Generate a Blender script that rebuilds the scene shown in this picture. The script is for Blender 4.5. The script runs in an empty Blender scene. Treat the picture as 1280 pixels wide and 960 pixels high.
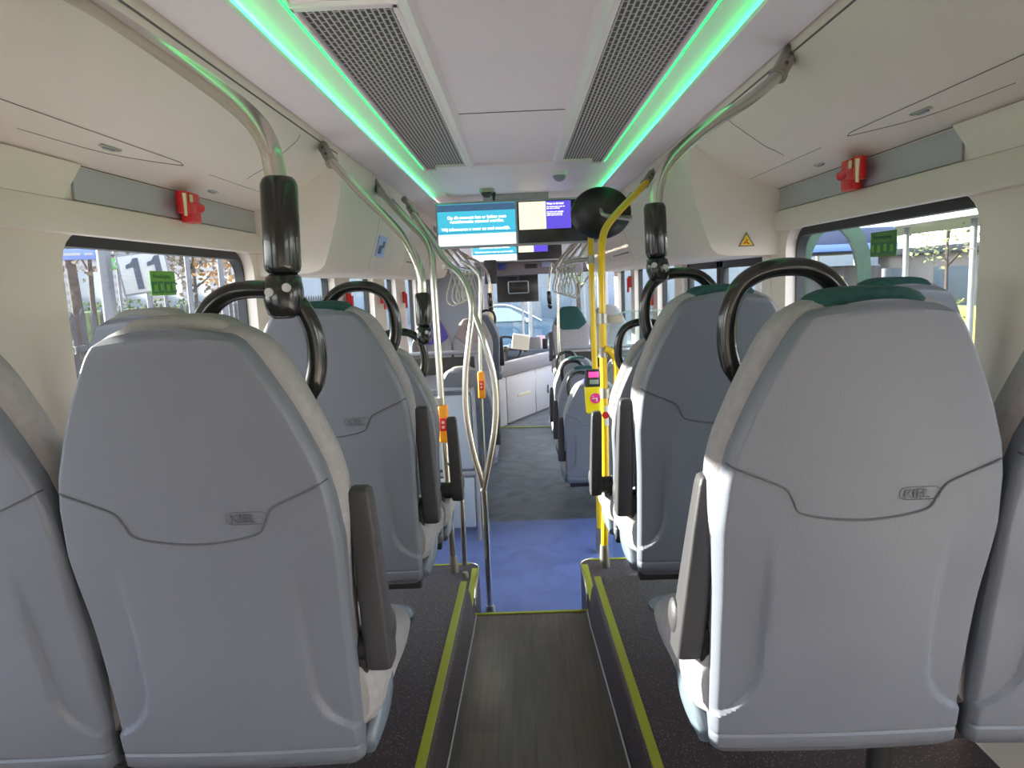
import bpy, bmesh, math, random
import numpy as np
from mathutils import Vector, Matrix

random.seed(7)
scn = bpy.context.scene
COL = scn.collection

# ------------------------------------------------------------------ camera, sky, sun, exposure
F = 900.0; VPX, VPY, ROLL = 648.0, 352.0, 0.04
EYE = np.array([0.0, 0.0, 1.55])
_y = np.array([VPX-640, 480-VPY, -F]); _y /= np.linalg.norm(_y)
_u = np.array([-ROLL, 1.0, 0.0]); _u = _u - _y*_u.dot(_y); _u /= np.linalg.norm(_u)
_x = np.cross(_y, _u)
RW = np.stack([_x, _y, _u])
def ray(px, py): return RW @ np.array([px-640, 480-py, -F])
def at(px, py, d):
    r = ray(px, py); return Vector(EYE + r*(d/r[1]))
cam_d = bpy.data.cameras.new('camera'); cam = bpy.data.objects.new('camera', cam_d); COL.objects.link(cam)
cam_d.sensor_width = 36; cam_d.lens = F*36/1280; cam_d.clip_start = .02; cam_d.clip_end = 500
M4 = Matrix([[*RW[0], EYE[0]], [*RW[1], EYE[1]], [*RW[2], EYE[2]], [0, 0, 0, 1]])
cam.matrix_world = M4
scn.camera = cam
w = bpy.data.worlds.new('world'); scn.world = w; w.use_nodes = True
wn = w.node_tree.nodes; wl = w.node_tree.links
bg = wn['Background']
tc = wn.new('ShaderNodeTexCoord'); sx = wn.new('ShaderNodeSeparateXYZ'); rp = wn.new('ShaderNodeValToRGB')
wl.new(tc.outputs['Generated'], sx.inputs[0]); wl.new(sx.outputs['Z'], rp.inputs[0]); wl.new(rp.outputs[0], bg.inputs['Color'])
rp.color_ramp.elements[0].position = 0.0; rp.color_ramp.elements[0].color = (1, .965, .95, 1)
rp.color_ramp.elements[1].position = .55; rp.color_ramp.elements[1].color = (.66, .76, .95, 1)
bg.inputs['Strength'].default_value = 1.15
sun_d = bpy.data.lights.new('sun', 'SUN'); sun = bpy.data.objects.new('sun', sun_d); COL.objects.link(sun)
sun_d.energy = 4.6; sun_d.angle = .012; sun_d.color = (1, .93, .82)
sun.rotation_euler = Vector((1.0, -.25, -.28)).to_track_quat('-Z', 'Y').to_euler()
sun.location = (-20, 8, 10)
scn.view_settings.view_transform = 'Standard'; scn.view_settings.look = 'None'
scn.view_settings.gamma = 1; scn.view_settings.use_curve_mapping = False
scn.view_settings.exposure = 2.66
cy = scn.cycles
cy.max_bounces = 14; cy.diffuse_bounces = 9; cy.glossy_bounces = 5; cy.transparent_max_bounces = 16; cy.transmission_bounces = 6
cy.sample_clamp_indirect = 8; cy.use_denoising = True; cy.caustics_reflective = False; cy.caustics_refractive = False

# ------------------------------------------------------------------ materials
MATS = {}
def mat(name, c, rough=.5, metal=0, var=0, scale=30, bump=0, bscale=200, emit=None, es=1, coat=0, spec=.5, trans=None):
    if name in MATS: return MATS[name]
    m = bpy.data.materials.new(name); m.use_nodes = True; nt = m.node_tree; b = nt.nodes['Principled BSDF']
    b.inputs['Base Color'].default_value = (*c, 1); b.inputs['Roughness'].default_value = rough
    b.inputs['Metallic'].default_value = metal; b.inputs['Specular IOR Level'].default_value = spec
    if coat: b.inputs['Coat Weight'].default_value = coat
    t = nt.nodes.new('ShaderNodeTexCoord')
    if var:
        n = nt.nodes.new('ShaderNodeTexNoise'); n.inputs['Scale'].default_value = scale; n.inputs['Detail'].default_value = 3
        r = nt.nodes.new('ShaderNodeValToRGB'); nt.links.new(t.outputs['Object'], n.inputs['Vector']); nt.links.new(n.outputs['Fac'], r.inputs[0])
        r.color_ramp.elements[0].position = .3; r.color_ramp.elements[1].position = .7
        r.color_ramp.elements[0].color = (*[v*(1-var) for v in c], 1); r.color_ramp.elements[1].color = (*[min(1, v*(1+var)) for v in c], 1)
        nt.links.new(r.outputs[0], b.inputs['Base Color'])
    if bump:
        n = nt.nodes.new('ShaderNodeTexNoise'); n.inputs['Scale'].default_value = bscale; n.inputs['Detail'].default_value = 2
        bp = nt.nodes.new('ShaderNodeBump'); bp.inputs['Strength'].default_value = bump; bp.inputs['Distance'].default_value = .002
        nt.links.new(t.outputs['Object'], n.inputs['Vector']); nt.links.new(n.outputs['Fac'], bp.inputs['Height']); nt.links.new(bp.outputs[0], b.inputs['Normal'])
    if emit:
        b.inputs['Emission Color'].default_value = (*emit, 1); b.inputs['Emission Strength'].default_value = es
    MATS[name] = m; return m
def glass(name, tint, refl=.035):
    m = bpy.data.materials.new(name); m.use_nodes = True; nt = m.node_tree; nt.nodes.clear()
    o = nt.nodes.new('ShaderNodeOutputMaterial'); mx = nt.nodes.new('ShaderNodeMixShader')
    t = nt.nodes.new('ShaderNodeBsdfTransparent'); g = nt.nodes.new('ShaderNodeBsdfGlossy')
    t.inputs[0].default_value = (*tint, 1); g.inputs['Roughness'].default_value = .02
    mx.inputs[0].default_value = refl; nt.links.new(t.outputs[0], mx.inputs[1]); nt.links.new(g.outputs[0], mx.inputs[2]); nt.links.new(mx.outputs[0], o.inputs[0])
    MATS[name] = m; return m
def speckle(name, base, dots, scale, thr, rough=.5, coat=0, cloud=0):
    m = mat(name, base, rough, bump=.15, bscale=300, coat=coat); nt = m.node_tree; b = nt.nodes['Principled BSDF']
    t = nt.nodes.new('ShaderNodeTexCoord'); v = nt.nodes.new('ShaderNodeTexVoronoi'); v.inputs['Scale'].default_value = scale
    r = nt.nodes.new('ShaderNodeValToRGB'); r.color_ramp.elements[0].position = thr*.7; r.color_ramp.elements[1].position = thr
    r.color_ramp.elements[0].color = (*dots, 1); r.color_ramp.elements[1].color = (*base, 1)
    nt.links.new(t.outputs['Object'], v.inputs['Vector']); nt.links.new(v.outputs['Distance'], r.inputs[0])
    out = r.outputs[0]
    if cloud:
        n = nt.nodes.new('ShaderNodeTexNoise'); n.inputs['Scale'].default_value = 4; n.inputs['Detail'].default_value = 6; n.inputs['Distortion'].default_value = 1.2
        q = nt.nodes.new('ShaderNodeValToRGB'); q.color_ramp.elements[0].position = .35; q.color_ramp.elements[1].position = .68
        q.color_ramp.elements[0].color = (1-cloud, 1-cloud, 1-cloud, 1); q.color_ramp.elements[1].color = (1+cloud, 1+cloud, 1+cloud, 1)
        mx = nt.nodes.new('ShaderNodeMix'); mx.data_type = 'RGBA'; mx.blend_type = 'MULTIPLY'; mx.inputs[0].default_value = 1
        nt.links.new(t.outputs['Object'], n.inputs['Vector']); nt.links.new(n.outputs['Fac'], q.inputs[0])
        nt.links.new(out, mx.inputs[6]); nt.links.new(q.outputs[0], mx.inputs[7]); out = mx.outputs[2]
    nt.links.new(out, b.inputs['Base Color'])
    return m
def brick(name, c1, c2, mortar, bw, rh, ms, swap=True, rough=.5, off=.5, var=0):
    m = mat(name, c1, rough); nt = m.node_tree; b = nt.nodes['Principled BSDF']
    t = nt.nodes.new('ShaderNodeTexCoord'); s = nt.nodes.new('ShaderNodeSeparateXYZ'); c = nt.nodes.new('ShaderNodeCombineXYZ')
    nt.links.new(t.outputs['Object'], s.inputs[0])
    nt.links.new(s.outputs['Y' if swap else 'X'], c.inputs['X']); nt.links.new(s.outputs['X' if swap else 'Z'], c.inputs['Y'])
    k = nt.nodes.new('ShaderNodeTexBrick'); k.inputs['Scale'].default_value = 1; k.offset = off
    k.inputs['Brick Width'].default_value = bw; k.inputs['Row Height'].default_value = rh; k.inputs['Mortar Size'].default_value = ms
    k.inputs['Mortar Smooth'].default_value = .1; k.inputs['Bias'].default_value = 0
    k.inputs['Color1'].default_value = (*c1, 1); k.inputs['Color2'].default_value = (*c2, 1); k.inputs['Mortar'].default_value = (*mortar, 1)
    nt.links.new(c.outputs[0], k.inputs['Vector']); out = k.outputs['Color']
    if var:
        mp = nt.nodes.new('ShaderNodeMapping'); mp.inputs['Scale'].default_value = (60, 4, 1)
        n = nt.nodes.new('ShaderNodeTexNoise'); n.inputs['Scale'].default_value = 1; n.inputs['Detail'].default_value = 5
        q = nt.nodes.new('ShaderNodeValToRGB'); q.color_ramp.elements[0].color = (1-var,)*3+(1,); q.color_ramp.elements[1].color = (1+var,)*3+(1,)
        q.color_ramp.elements[0].position = .3; q.color_ramp.elements[1].position = .7
        mx = nt.nodes.new('ShaderNodeMix'); mx.data_type = 'RGBA'; mx.blend_type = 'MULTIPLY'; mx.inputs[0].default_value = 1
        nt.links.new(t.outputs['Object'], mp.inputs[0]); nt.links.new(mp.outputs[0], n.inputs['Vector']); nt.links.new(n.outputs['Fac'], q.inputs[0])
        nt.links.new(out, mx.inputs[6]); nt.links.new(q.outputs[0], mx.inputs[7]); out = mx.outputs[2]
    nt.links.new(out, b.inputs['Base Color']); return m

shellM = mat('seat_plastic', (.140, .152, .188), .42, bump=.25, bscale=500, var=.02, scale=8)
embM = mat('seat_emboss', (.085, .09, .11), .5)
fabric = mat('grey_fabric', (.31, .295, .31), .9, var=.08, scale=60, bump=.5, bscale=700)
teal = mat('teal_fabric', (.012, .065, .062), .85, var=.2, scale=80, bump=.4, bscale=600)
violet = mat('violet_fabric', (.10, .08, .36), .85, var=.15, scale=80, bump=.4, bscale=600)
pale = mat('pale_headrest_fabric', (.28, .27, .265), .85, var=.05, scale=80, bump=.4, bscale=600)
pink = mat('pinkish_fabric', (.30, .235, .24), .85, var=.05, scale=80, bump=.4, bscale=600)
black = mat('black_gloss_plastic', (.012, .012, .013), .2, coat=.3)
blackm = mat('black_matt_plastic', (.02, .02, .022), .5)
armM = mat('armrest_rubber', (.042, .040, .046), .5, bump=.3, bscale=400)
cover = mat('bluegrey_trim_plastic', (.13, .16, .20), .25)
white = mat('cream_lining', (.72, .635, .57), .55, bump=.25, bscale=350, var=.02, scale=3)
ceilM = mat('lilac_white_ceiling', (.80, .72, .74), .45, bump=.12, bscale=300, var=.015, scale=3)
greyP = mat('grey_panel', (.40, .39, .42), .5)
seamM = mat('dark_joint', (.12, .11, .11), .7)
seamS = mat('seat_joint', (.08, .085, .10), .7)
steel = mat('brushed_steel', (.62, .60, .56), .24, metal=1, bump=.1, bscale=150)
steel2 = mat('cast_steel', (.40, .38, .34), .42, metal=.9)
yellowP = mat('yellow_pole', (.85, .55, .015), .28, coat=.2)
yellowV = mat('yellow_plastic', (.90, .72, .01), .3)
yel = mat('yellow_nosing', (.33, .35, .025), .6, var=.08, scale=200)
red = mat('red_plastic', (.62, .012, .015), .35)
led = mat('green_light', (.1, .9, .35), .5, emit=(.03, 1.0, .22), es=1.1)
strayglow = mat('green_stray_glow', (.1, .9, .35), .5, emit=(.02, 1.0, .18), es=.3)  # glow for stray green light on the ceiling, not a lamp of its own
podM = speckle('speckled_dark_vinyl', (.050, .035, .044), (.20, .17, .19), 110, .26, .6)
blueF = speckle('blue_speckled_vinyl', (.11, .145, .34), (.24, .30, .54), 200, .25, .4, cloud=.12)
greyF = speckle('worn_grey_vinyl', (.115, .13, .145), (.22, .24, .26), 200, .22, .38, cloud=.35)
wood = brick('wood_plank_vinyl', (.088, .068, .056), (.062, .050, .042), (.045, .036, .030), .62, .125, .0015, rough=.42, off=.37, var=.28)
grille = brick('perforated_grille', (.025, .022, .02), (.03, .026, .022), (.52, .48, .45), .044, .0160, .0030, rough=.5)
gasket = mat('black_rubber', (.022, .022, .024), .55)
glassW = glass('window_glass', (.93, .96, .95)); glassP = glass('partition_glass', (.90, .96, .94))
windlining = mat('outer_lining', (.3, .3, .3), .6)
darkM = mat('dark_interior_plastic', (.03, .027, .027), .5)
cabM = mat('cab_white_panel', (.60, .60, .62), .35)
cabG = mat('cab_grey_trim', (.26, .26, .29), .4)
cabB = mat('cab_partition_grey', (.27, .29, .34), .5)

# ------------------------------------------------------------------ mesh helpers
class MB:
    def __init__(s): s.v = []; s.f = []; s.m = []
    def add(s, vs, fs, mi=0):
        o = len(s.v); s.v += [tuple(v) for v in vs]; s.f += [tuple(i+o for i in f) for f in fs]; s.m += [mi]*len(fs); return s
    def bm(s, b, mi=0):
        b.verts.index_update(); s.add([v.co[:] for v in b.verts], [[v.index for v in f.verts] for f in b.faces], mi); b.free(); return s
    def box(s, c, d, bev=0, seg=2, rot=None, mi=0):
        b = bmesh.new(); bmesh.ops.create_cube(b, size=1)
        for v in b.verts: v.co = Vector((v.co.x*d[0], v.co.y*d[1], v.co.z*d[2]))
        if bev: bmesh.ops.bevel(b, geom=b.edges[:], offset=min(bev, min(d)*.49), segments=seg, affect='EDGES', profile=.5)
        R = rot if rot is not None else Matrix.Identity(3)
        for v in b.verts: v.co = R @ v.co + Vector(c)
        return s.bm(b, mi)
    def quad(s, a, b, c, d, mi=0): return s.add([a, b, c, d], [(0, 1, 2, 3)], mi)
    def prism(s, pts, axis, a0, a1, mi=0):   # pts 2D, extruded along axis
        def P(p, a):
            if axis == 'y': return (p[0], a, p[1])
            if axis == 'x': return (a, p[0], p[1])
            return (p[0], p[1], a)
        n = len(pts); vs = [P(p, a0) for p in pts]+[P(p, a1) for p in pts]
        fs = [(i, (i+1) % n, n+(i+1) % n, n+i) for i in range(n)]+[tuple(range(n))[::-1], tuple(range(n, 2*n))]
        return s.add(vs, fs, mi)
    def sheet(s, pts, a0, a1, th=.01, mi=0):  # open x-z profile run along y, given thickness outward
        n = len(pts); off = []
        for i in range(n):
            p = Vector(pts[max(0, i-1)]); q = Vector(pts[min(n-1, i+1)]); d = (q-p).normalized(); nn = Vector((-d.y, d.x))
            off.append(Vector(pts[i])+nn*th)
        loop = [tuple(p) for p in pts]+[tuple(p) for p in off[::-1]]
        return s.prism(loop, 'y', a0, a1, mi)
    def cyl(s, a, b, r0, r1=None, n=20, mi=0):
        a = Vector(a); b = Vector(b); r1 = r0 if r1 is None else r1; d = (b-a).normalized()
        u = d.orthogonal().normalized(); v = d.cross(u)
        vs = [];
        for p, r in ((a, r0), (b, r1)):
            for i in range(n):
                t = 2*math.pi*i/n; vs.append(p+u*math.cos(t)*r+v*math.sin(t)*r)
        fs = [(i, (i+1) % n, n+(i+1) % n, n+i) for i in range(n)]+[tuple(range(n))[::-1], tuple(range(n, 2*n))]
        return s.add(vs, fs, mi)
    def tube(s, pts, r, n=12, sub=6, closed=False, flat=None, mi=0):
        P = [Vector(p) for p in pts]; k = len(P); rr = r if isinstance(r, (list, tuple)) else [r]*k
        C = []; RR = []
        rng = k if closed else k-1
        for i in range(rng):
            p0 = P[(i-1) % k] if closed or i > 0 else P[0]; p1 = P[i]; p2 = P[(i+1) % k]
            p3 = P[(i+2) % k] if closed or i+2 < k else P[-1]
            for j in range(sub):
                t = j/sub; C.append(.5*((2*p1)+(p2-p0)*t+(2*p0-5*p1+4*p2-p3)*t*t+(3*p1-p0-3*p2+p3)*t**3)); RR.append(rr[i]*(1-t)+rr[(i+1) % k]*t)
        if not closed: C.append(P[-1]); RR.append(rr[-1])
        m = len(C); vs = []; u = None
        for i in range(m):
            a = C[(i-1) % m] if closed else C[max(0, i-1)]; b = C[(i+1) % m] if closed else C[min(m-1, i+1)]
            d = (b-a).normalized()
            u = d.orthogonal().normalized() if u is None else (u-d*u.dot(d)).normalized()
            v = d.cross(u)
            for j in range(n):
                t = 2*math.pi*j/n; vs.append(C[i]+u*math.cos(t)*RR[i]+v*math.sin(t)*RR[i])
        fs = []
        for i in range(m if closed else m-1):
            for j in range(n):
                fs.append((i*n+j, i*n+(j+1) % n, ((i+1) % m)*n+(j+1) % n, ((i+1) % m)*n+j))
        if not closed: fs += [tuple(range(n))[::-1], tuple(range((m-1)*n, m*n))]
        return s.add(vs, fs, mi)
    def rings(s, R, mi=0, cap=True):   # list of equal-length closed rings
        n = len(R[0]); vs = [p for r in R for p in r]; fs = []
        for i in range(len(R)-1):
            for j in range(n): fs.append((i*n+j, i*n+(j+1) % n, (i+1)*n+(j+1) % n, (i+1)*n+j))
        if cap: fs += [tuple(range(n))[::-1], tuple(range((len(R)-1)*n, len(R)*n))]
        return s.add(vs, fs, mi)
    def sph(s, c, r, sc=(1, 1, 1), nu=16, nv=10, mi=0):
        b = bmesh.new(); bmesh.ops.create_uvsphere(b, u_segments=nu, v_segments=nv, radius=r)
        for v in b.verts: v.co = Vector((v.co.x*sc[0], v.co.y*sc[1], v.co.z*sc[2]))+Vector(c)
        return s.bm(b, mi)
    def flip(s, sgn):
        if sgn < 0: s.v = [(-x, y, z) for x, y, z in s.v]; s.f = [f[::-1] for f in s.f]
        return s
    def build(s, name, mats, parent=None, smooth=40, fixn=True):
        me = bpy.data.meshes.new(name); me.from_pydata(s.v, [], s.f)
        for m in (mats if isinstance(mats, (list, tuple)) else [mats]): me.materials.append(m)
        me.polygons.foreach_set('material_index', s.m)
        if fixn:
            b = bmesh.new(); b.from_mesh(me); bmesh.ops.recalc_face_normals(b, faces=b.faces[:]); b.to_mesh(me); b.free()
        me.update()
        if smooth:
            me.polygons.foreach_set('use_smooth', [True]*len(me.polygons)); me.set_sharp_from_angle(angle=math.radians(smooth))
        o = bpy.data.objects.new(name, me); COL.objects.link(o)
        if parent: o.parent = parent
        return o
def tag(o, label=None, cat=None, group=None, kind=None):
    if label: o['label'] = label
    if cat: o['category'] = cat
    if group: o['group'] = group
    if kind: o['kind'] = kind
    return o
def thing(name, label, cat, loc=(0, 0, 0), group=None, rz=0):
    o = bpy.data.objects.new(name, None); COL.objects.link(o); o.location = loc; o.rotation_euler.z = rz; o.empty_display_size = .05
    return tag(o, label, cat, group)
def struct(name, mb, m, label=None, smooth=30):
    o = mb.build(name, m, smooth=smooth); return tag(o, label, None, None, 'structure')
def copy_tree(o, parent=None):
    c = o.copy(); COL.objects.link(c)
    if parent: c.parent = parent
    for ch in list(o.children): copy_tree(ch, c)
    return c
def text(name, s, size, m, parent, loc, rot, depth=.0006, align='LEFT', bold=0, space=1):
    cu = bpy.data.curves.new(name, 'FONT'); cu.body = s; cu.size = size; cu.extrude = depth; cu.align_x = align; cu.offset = bold; cu.space_line = space; cu.resolution_u = 3
    t = bpy.data.objects.new('tmp', cu); COL.objects.link(t)
    me = bpy.data.meshes.new_from_object(t.evaluated_get(bpy.context.evaluated_depsgraph_get()))
    bpy.data.objects.remove(t); me.materials.clear(); me.materials.append(m)
    o = bpy.data.objects.new(name, me); COL.objects.link(o); o.location = loc; o.rotation_euler = rot
    if parent: o.parent = parent
    return o
FACE = (math.pi/2, 0, 0)      # text readable from behind (camera side), facing -y
ZL = -.24                     # low floor height

# ------------------------------------------------------------------ floors
struct('floor', MB().box((0, 7.35, ZL-.03), (2.5, 8.3, .06)).add([(-1.25, 3.2, ZL), (1.25, 3.2, ZL), (1.25, 5.2, ZL), (-1.25, 5.2, ZL)], [(0, 1, 2, 3)], 0), greyF, 'worn grey vinyl floor of the front part of the bus')
struct('floor_middle', MB().box((0, 4.2, ZL+.002), (2.5, 2.06, .008)), blueF, 'blue speckled vinyl floor by the middle door')
mb = MB()
def zr(y): return .0 if y >= 3.22 else (3.22-y)*.045
YR = [-1.3, -.4, .5, 1.4, 2.3, 3.2, 3.22]
for i in range(len(YR)-1):
    a, b = YR[i], YR[i+1]
    mb.quad((-.34, a, zr(a)), (.34, a, zr(a)), (.34, b, zr(b)), (-.34, b, zr(b)))
mb.quad((-.34, 3.22, 0), (.34, 3.22, 0), (.34, 3.22, ZL-.02), (-.34, 3.22, ZL-.02)); mb.quad((-.34, -1.3, -.3), (.34, -1.3, -.3), (.34, 3.22, -.3), (-.34, 3.22, -.3))
struct('floor_aisle', mb, wood, 'dark wood plank vinyl aisle between the seat platforms')
struct('trim_1', MB().box((0, 3.215, .002), (.56, .018, .008), .002), yel, 'yellow nosing across the end of the aisle')
struct('trim_2', MB().box((.05, 8.75, ZL+.004), (.9, .05, .006), rot=Matrix.Rotation(-.12, 3, 'Z')), yel, 'yellow line on the floor before the driver cab')
PZ = .24
def inner(y): return .275+max(0, (3.05-y))*.022
for s in (-1, 1):
    sd = 'left' if s < 0 else 'right'
    mb = MB(); ys = [-1.3, 0, 1.2, 2.0, 2.6, 2.95, 3.05, 3.12, 3.18]
    secs = []
    for y in ys:
        k = inner(y); drop = 0 if y <= 3.0 else (y-3.0)
        zt = PZ-(0 if y < 3.06 else .0)
        if y > 3.04: # rounded front toe of the side fairing
            zt = PZ-(.03 if y < 3.06 else .10 if y < 3.15 else .17)
        secs.append([(s*(k-.012), y, -.05), (s*(k-.004), y, zt-.03), (s*(k+.006), y, zt-.006), (s*(k+.02), y, zt), (s*(k+.045), y, zt), (s*(k+.045), y, -.05)])
    mb.rings(secs)
    mb.prism([(s*.32, -.05), (s*.32, PZ-.002), (s*1.24, PZ-.002), (s*1.24, -.05)], 'y', -1.3, 3.05)
    struct('floor_platform_'+sd, mb, podM, 'dark speckled seat platform on the %s of the aisle' % sd, 50)
    # yellow strip
    mb = MB(); secs = []
    for y in [-1.3, 0, 1.2, 2.0, 2.6, 2.95, 3.04]:
        k = inner(y); secs.append([(s*(k+.006), y, PZ+.0005), (s*(k+.008), y, PZ+.004), (s*(k+.034), y, PZ+.004), (s*(k+.036), y, PZ+.0005)])
    mb.rings(secs); struct('trim_%d' % (3 if s < 0 else 4), mb, yel, 'yellow nosing strip along the %s seat platform' % sd)
    mb = MB(); secs = []
    for y in [-1.3, 0, 1.2, 2.0, 2.6, 3.05, 3.21]:
        k = inner(y); secs.append([(s*(k-.016), y, zr(y)+.001), (s*(k-.016), y, zr(y)+.004), (s*(k-.012), y, zr(y)+.006), (s*(k-.010), y, zr(y)+.001)])
    mb.rings(secs); struct('trim_%d' % (5 if s < 0 else 6), mb, greyP, 'thin grey edging where the aisle floor meets the %s platform' % sd)
    # corner step
    SZ = .065
    pts = [(s*1.24, 3.05), (s*.268, 3.05), (s*.268, 3.58)]
    for i in range(6):
        a = math.pi/2*i/5; pts.append((s*(.328-.06*math.cos(a)), 3.63+.06*math.sin(a)))
    pts += [(s*1.24, 3.69)]
    if s > 0: pass
    mb = MB().prism(pts, 'z', ZL, SZ); struct('floor_step_'+sd, mb, podM, 'dark speckled corner step at the front of the %s seat platform' % sd)
    mb = MB().box((s*.288, 3.33, SZ+.002), (.032, .56, .005), .001).box((s*.60, 3.675, SZ+.002), (.56, .018, .005), .001)
    struct('trim_%d' % (7 if s < 0 else 8), mb, yel, 'yellow nosing round the %s corner step' % sd)
    mb = MB().tube([(s*.266, 3.25, ZL+.0), (s*.266, 3.25, SZ+.002), (s*.266, 3.58, SZ+.003), (s*.285, 3.66, SZ+.003), (s*.34, 3.69, SZ+.003)], .005, 8)
    struct('trim_%d' % (9 if s < 0 else 10), mb, steel, 'metal edge profile of the %s corner step' % sd)
    o = MB().cyl((s*.56, 2.74, PZ), (s*.56, 2.74, PZ+.006), .088, n=40).cyl((s*.56, 2.74, PZ+.006), (s*.56, 2.74, PZ+.009), .076, .07, n=40).build('floor_disc', cover)
    tag(o, 'round blue grey cover disc on the %s seat platform beside the aisle' % sd, 'floor cover', 'round cover discs on the seat platforms')

# ------------------------------------------------------------------ side walls with rounded windows
def rrect(y0, y1, z0, z1, r, n=6):
    P = []
    for cy_, cz, a0 in ((y1-r, z1-r, 0), (y0+r, z1-r, 90), (y0+r, z0+r, 180), (y1-r, z0+r, 270)):
        for i in range(n+1):
            a = math.radians(a0+90*i/n); P.append((cy_+r*math.cos(a), cz+r*math.sin(a)))
    return P
XW = 1.21
def bay(mb, s, y0, y1, z0, z1, wy0, wy1, wz0, wz1, r):
    inn = rrect(wy0, wy1, wz0, wz1, r); cyy = (wy0+wy1)/2; czz = (wz0+wz1)/2; out = []
    for y, z in inn:
        dy = y-cyy; dz = z-czz; k = 1e9
        if dy > 1e-6: k = min(k, (y1-cyy)/dy)
        if dy < -1e-6: k = min(k, (y0-cyy)/dy)
        if dz > 1e-6: k = min(k, (z1-czz)/dz)
        if dz < -1e-6: k = min(k, (z0-czz)/dz)
        out.append((cyy+dy*k, czz+dz*k))
    n = len(inn)
    # corners of the bay are snapped so that the outline stays a rectangle
    for cy_, cz in ((y1, z1), (y0, z1), (y0, z0), (y1, z0)):
        j = min(range(n), key=lambda q: (out[q][0]-cy_)**2+(out[q][1]-cz)**2); out[j] = (cy_, cz)
    vs = [(s*XW, *p) for p in out]+[(s*XW, *p) for p in inn]+[(s*(XW+.045), *p) for p in inn]
    fs = []
    for i in range(n):
        j = (i+1) % n; fs += [(i, j, n+j, n+i), (n+i, n+j, 2*n+j, 2*n+i)]
    mb.add(vs, fs)
WIN = {-1: [(-1.15, .15), (.42, 1.62), (1.93, 3.33), (3.72, 4.78), (5.2, 6.05), (6.55, 7.15), (7.75, 8.55)],
       1: [(-1.15, .15), (.42, 1.62), (1.93, 3.31), (5.65, 6.35), (6.6, 7.6), (7.85, 8.9)]}
windex = 0
for s in (-1, 1):
    sd = 'left' if s < 0 else 'right'
    mb = MB(); ws = WIN[s]; lim = [-1.3]+[(ws[i][1]+ws[i+1][0])/2 for i in range(len(ws)-1)]+[9.2]
    if s > 0: lim[3] = 3.5
    for i, (a, b) in enumerate(ws):
        l0 = lim[i]; l1 = lim[i+1]
        if s > 0 and i == 3: l0 = 5.45
        lowf = a > 3.4
        zt = 1.735 if not lowf else 1.66; zb = .92 if not lowf else .55
        bay(mb, s, l0, l1, ZL, 1.98, a, b, zb, zt, .10 if not lowf else .06)
        windex += 1
        wo = thing('window_%d' % windex, 'window %s side of bus' % sd, None, (0, 0, 0)); del wo['label']; wo['kind'] = 'structure'
        fr = MB(); o2 = rrect(a-.03, b+.03, zb-.03, zt+.03, .1 if not lowf else .07); i2 = rrect(a+.012, b-.012, zb+.012, zt-.035 if not lowf else zt-.02, .085 if not lowf else .05); n = len(o2)
        x0 = XW+.045; x1 = XW+.085
        fr.add([(s*x0, *p) for p in o2]+[(s*x0, *p) for p in i2]+[(s*x1, *p) for p in i2]+[(s*x1, *p) for p in o2],
               [f for k in range(n) for f in ((k, (k+1) % n, n+(k+1) % n, n+k), (n+k, n+(k+1) % n, 2*n+(k+1) % n, 2*n+k), (2*n+k, 2*n+(k+1) % n, 3*n+(k+1) % n, 3*n+k), (3*n+k, 3*n+(k+1) % n, (k+1) % n, k))])
        fr.build('window_frame', gasket, wo)
        g = MB(); g.prism([(a-.01, zb-.01), (b+.01, zb-.01), (b+.01, zt+.01), (a-.01, zt+.01)], 'x', s*(XW+.068), s*(XW+.073)); g.build('pane', glassW, wo, smooth=0)
    if s > 0:
        # bay of the middle door: lintel and posts
        mb.box((s*(XW+.02), 4.475, 1.86), (.04, 1.95, .3)).box((s*(XW+.02), 3.55, .75), (.05, .12, 2.0)).box((s*(XW+.02), 5.42, .75), (.05, .1, 2.0))
    struct('wall_'+sd, mb, white, 'cream lined %s side wall of the bus' % sd, 35)
    # outer skin above and below the windows so no daylight leaks
    mb = MB().box((s*1.33, 3.95, ZL-.1), (.03, 10.6, .5)).box((s*1.33, 3.95, 2.0), (.03, 10.6, .5))
    struct('wall_outer_'+sd, mb, windlining)
    # pillar covers between window 3 and the box
    y0 = 3.40
    struct('trim_%d' % (11 if s < 0 else 12), MB().box((s*(XW-.012), 1.5, 1.771), (.03, 3.9, .09), .008, 2), white, 'cream ledge over the %s windows' % sd)
# middle door on the right
d = thing('door_1', None, None); d['kind'] = 'structure'
for y0, y1 in ((3.63, 4.49), (4.51, 5.36)):
    f = MB()
    for a, b, c, e in ((y0, y0+.06, ZL, 1.70), (y1-.06, y1, ZL, 1.70), (y0, y1, ZL, ZL+.12), (y0, y1, 1.58, 1.70)):
        f.box((XW+.05, (a+b)/2, (c+e)/2), (.04, b-a, e-c), .006)
    f.build('door_leaf_frame', gasket, d); MB().box((XW+.05, (y0+y1)/2, .68), (.006, y1-y0-.1, 1.84)).build('pane', glassW, d)
# rear wall out of view, left without a window to dim the nearest seats
struct('wall_rear', MB().box((0, -1.32, .8), (2.6, .05, 3.0)), white)

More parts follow.
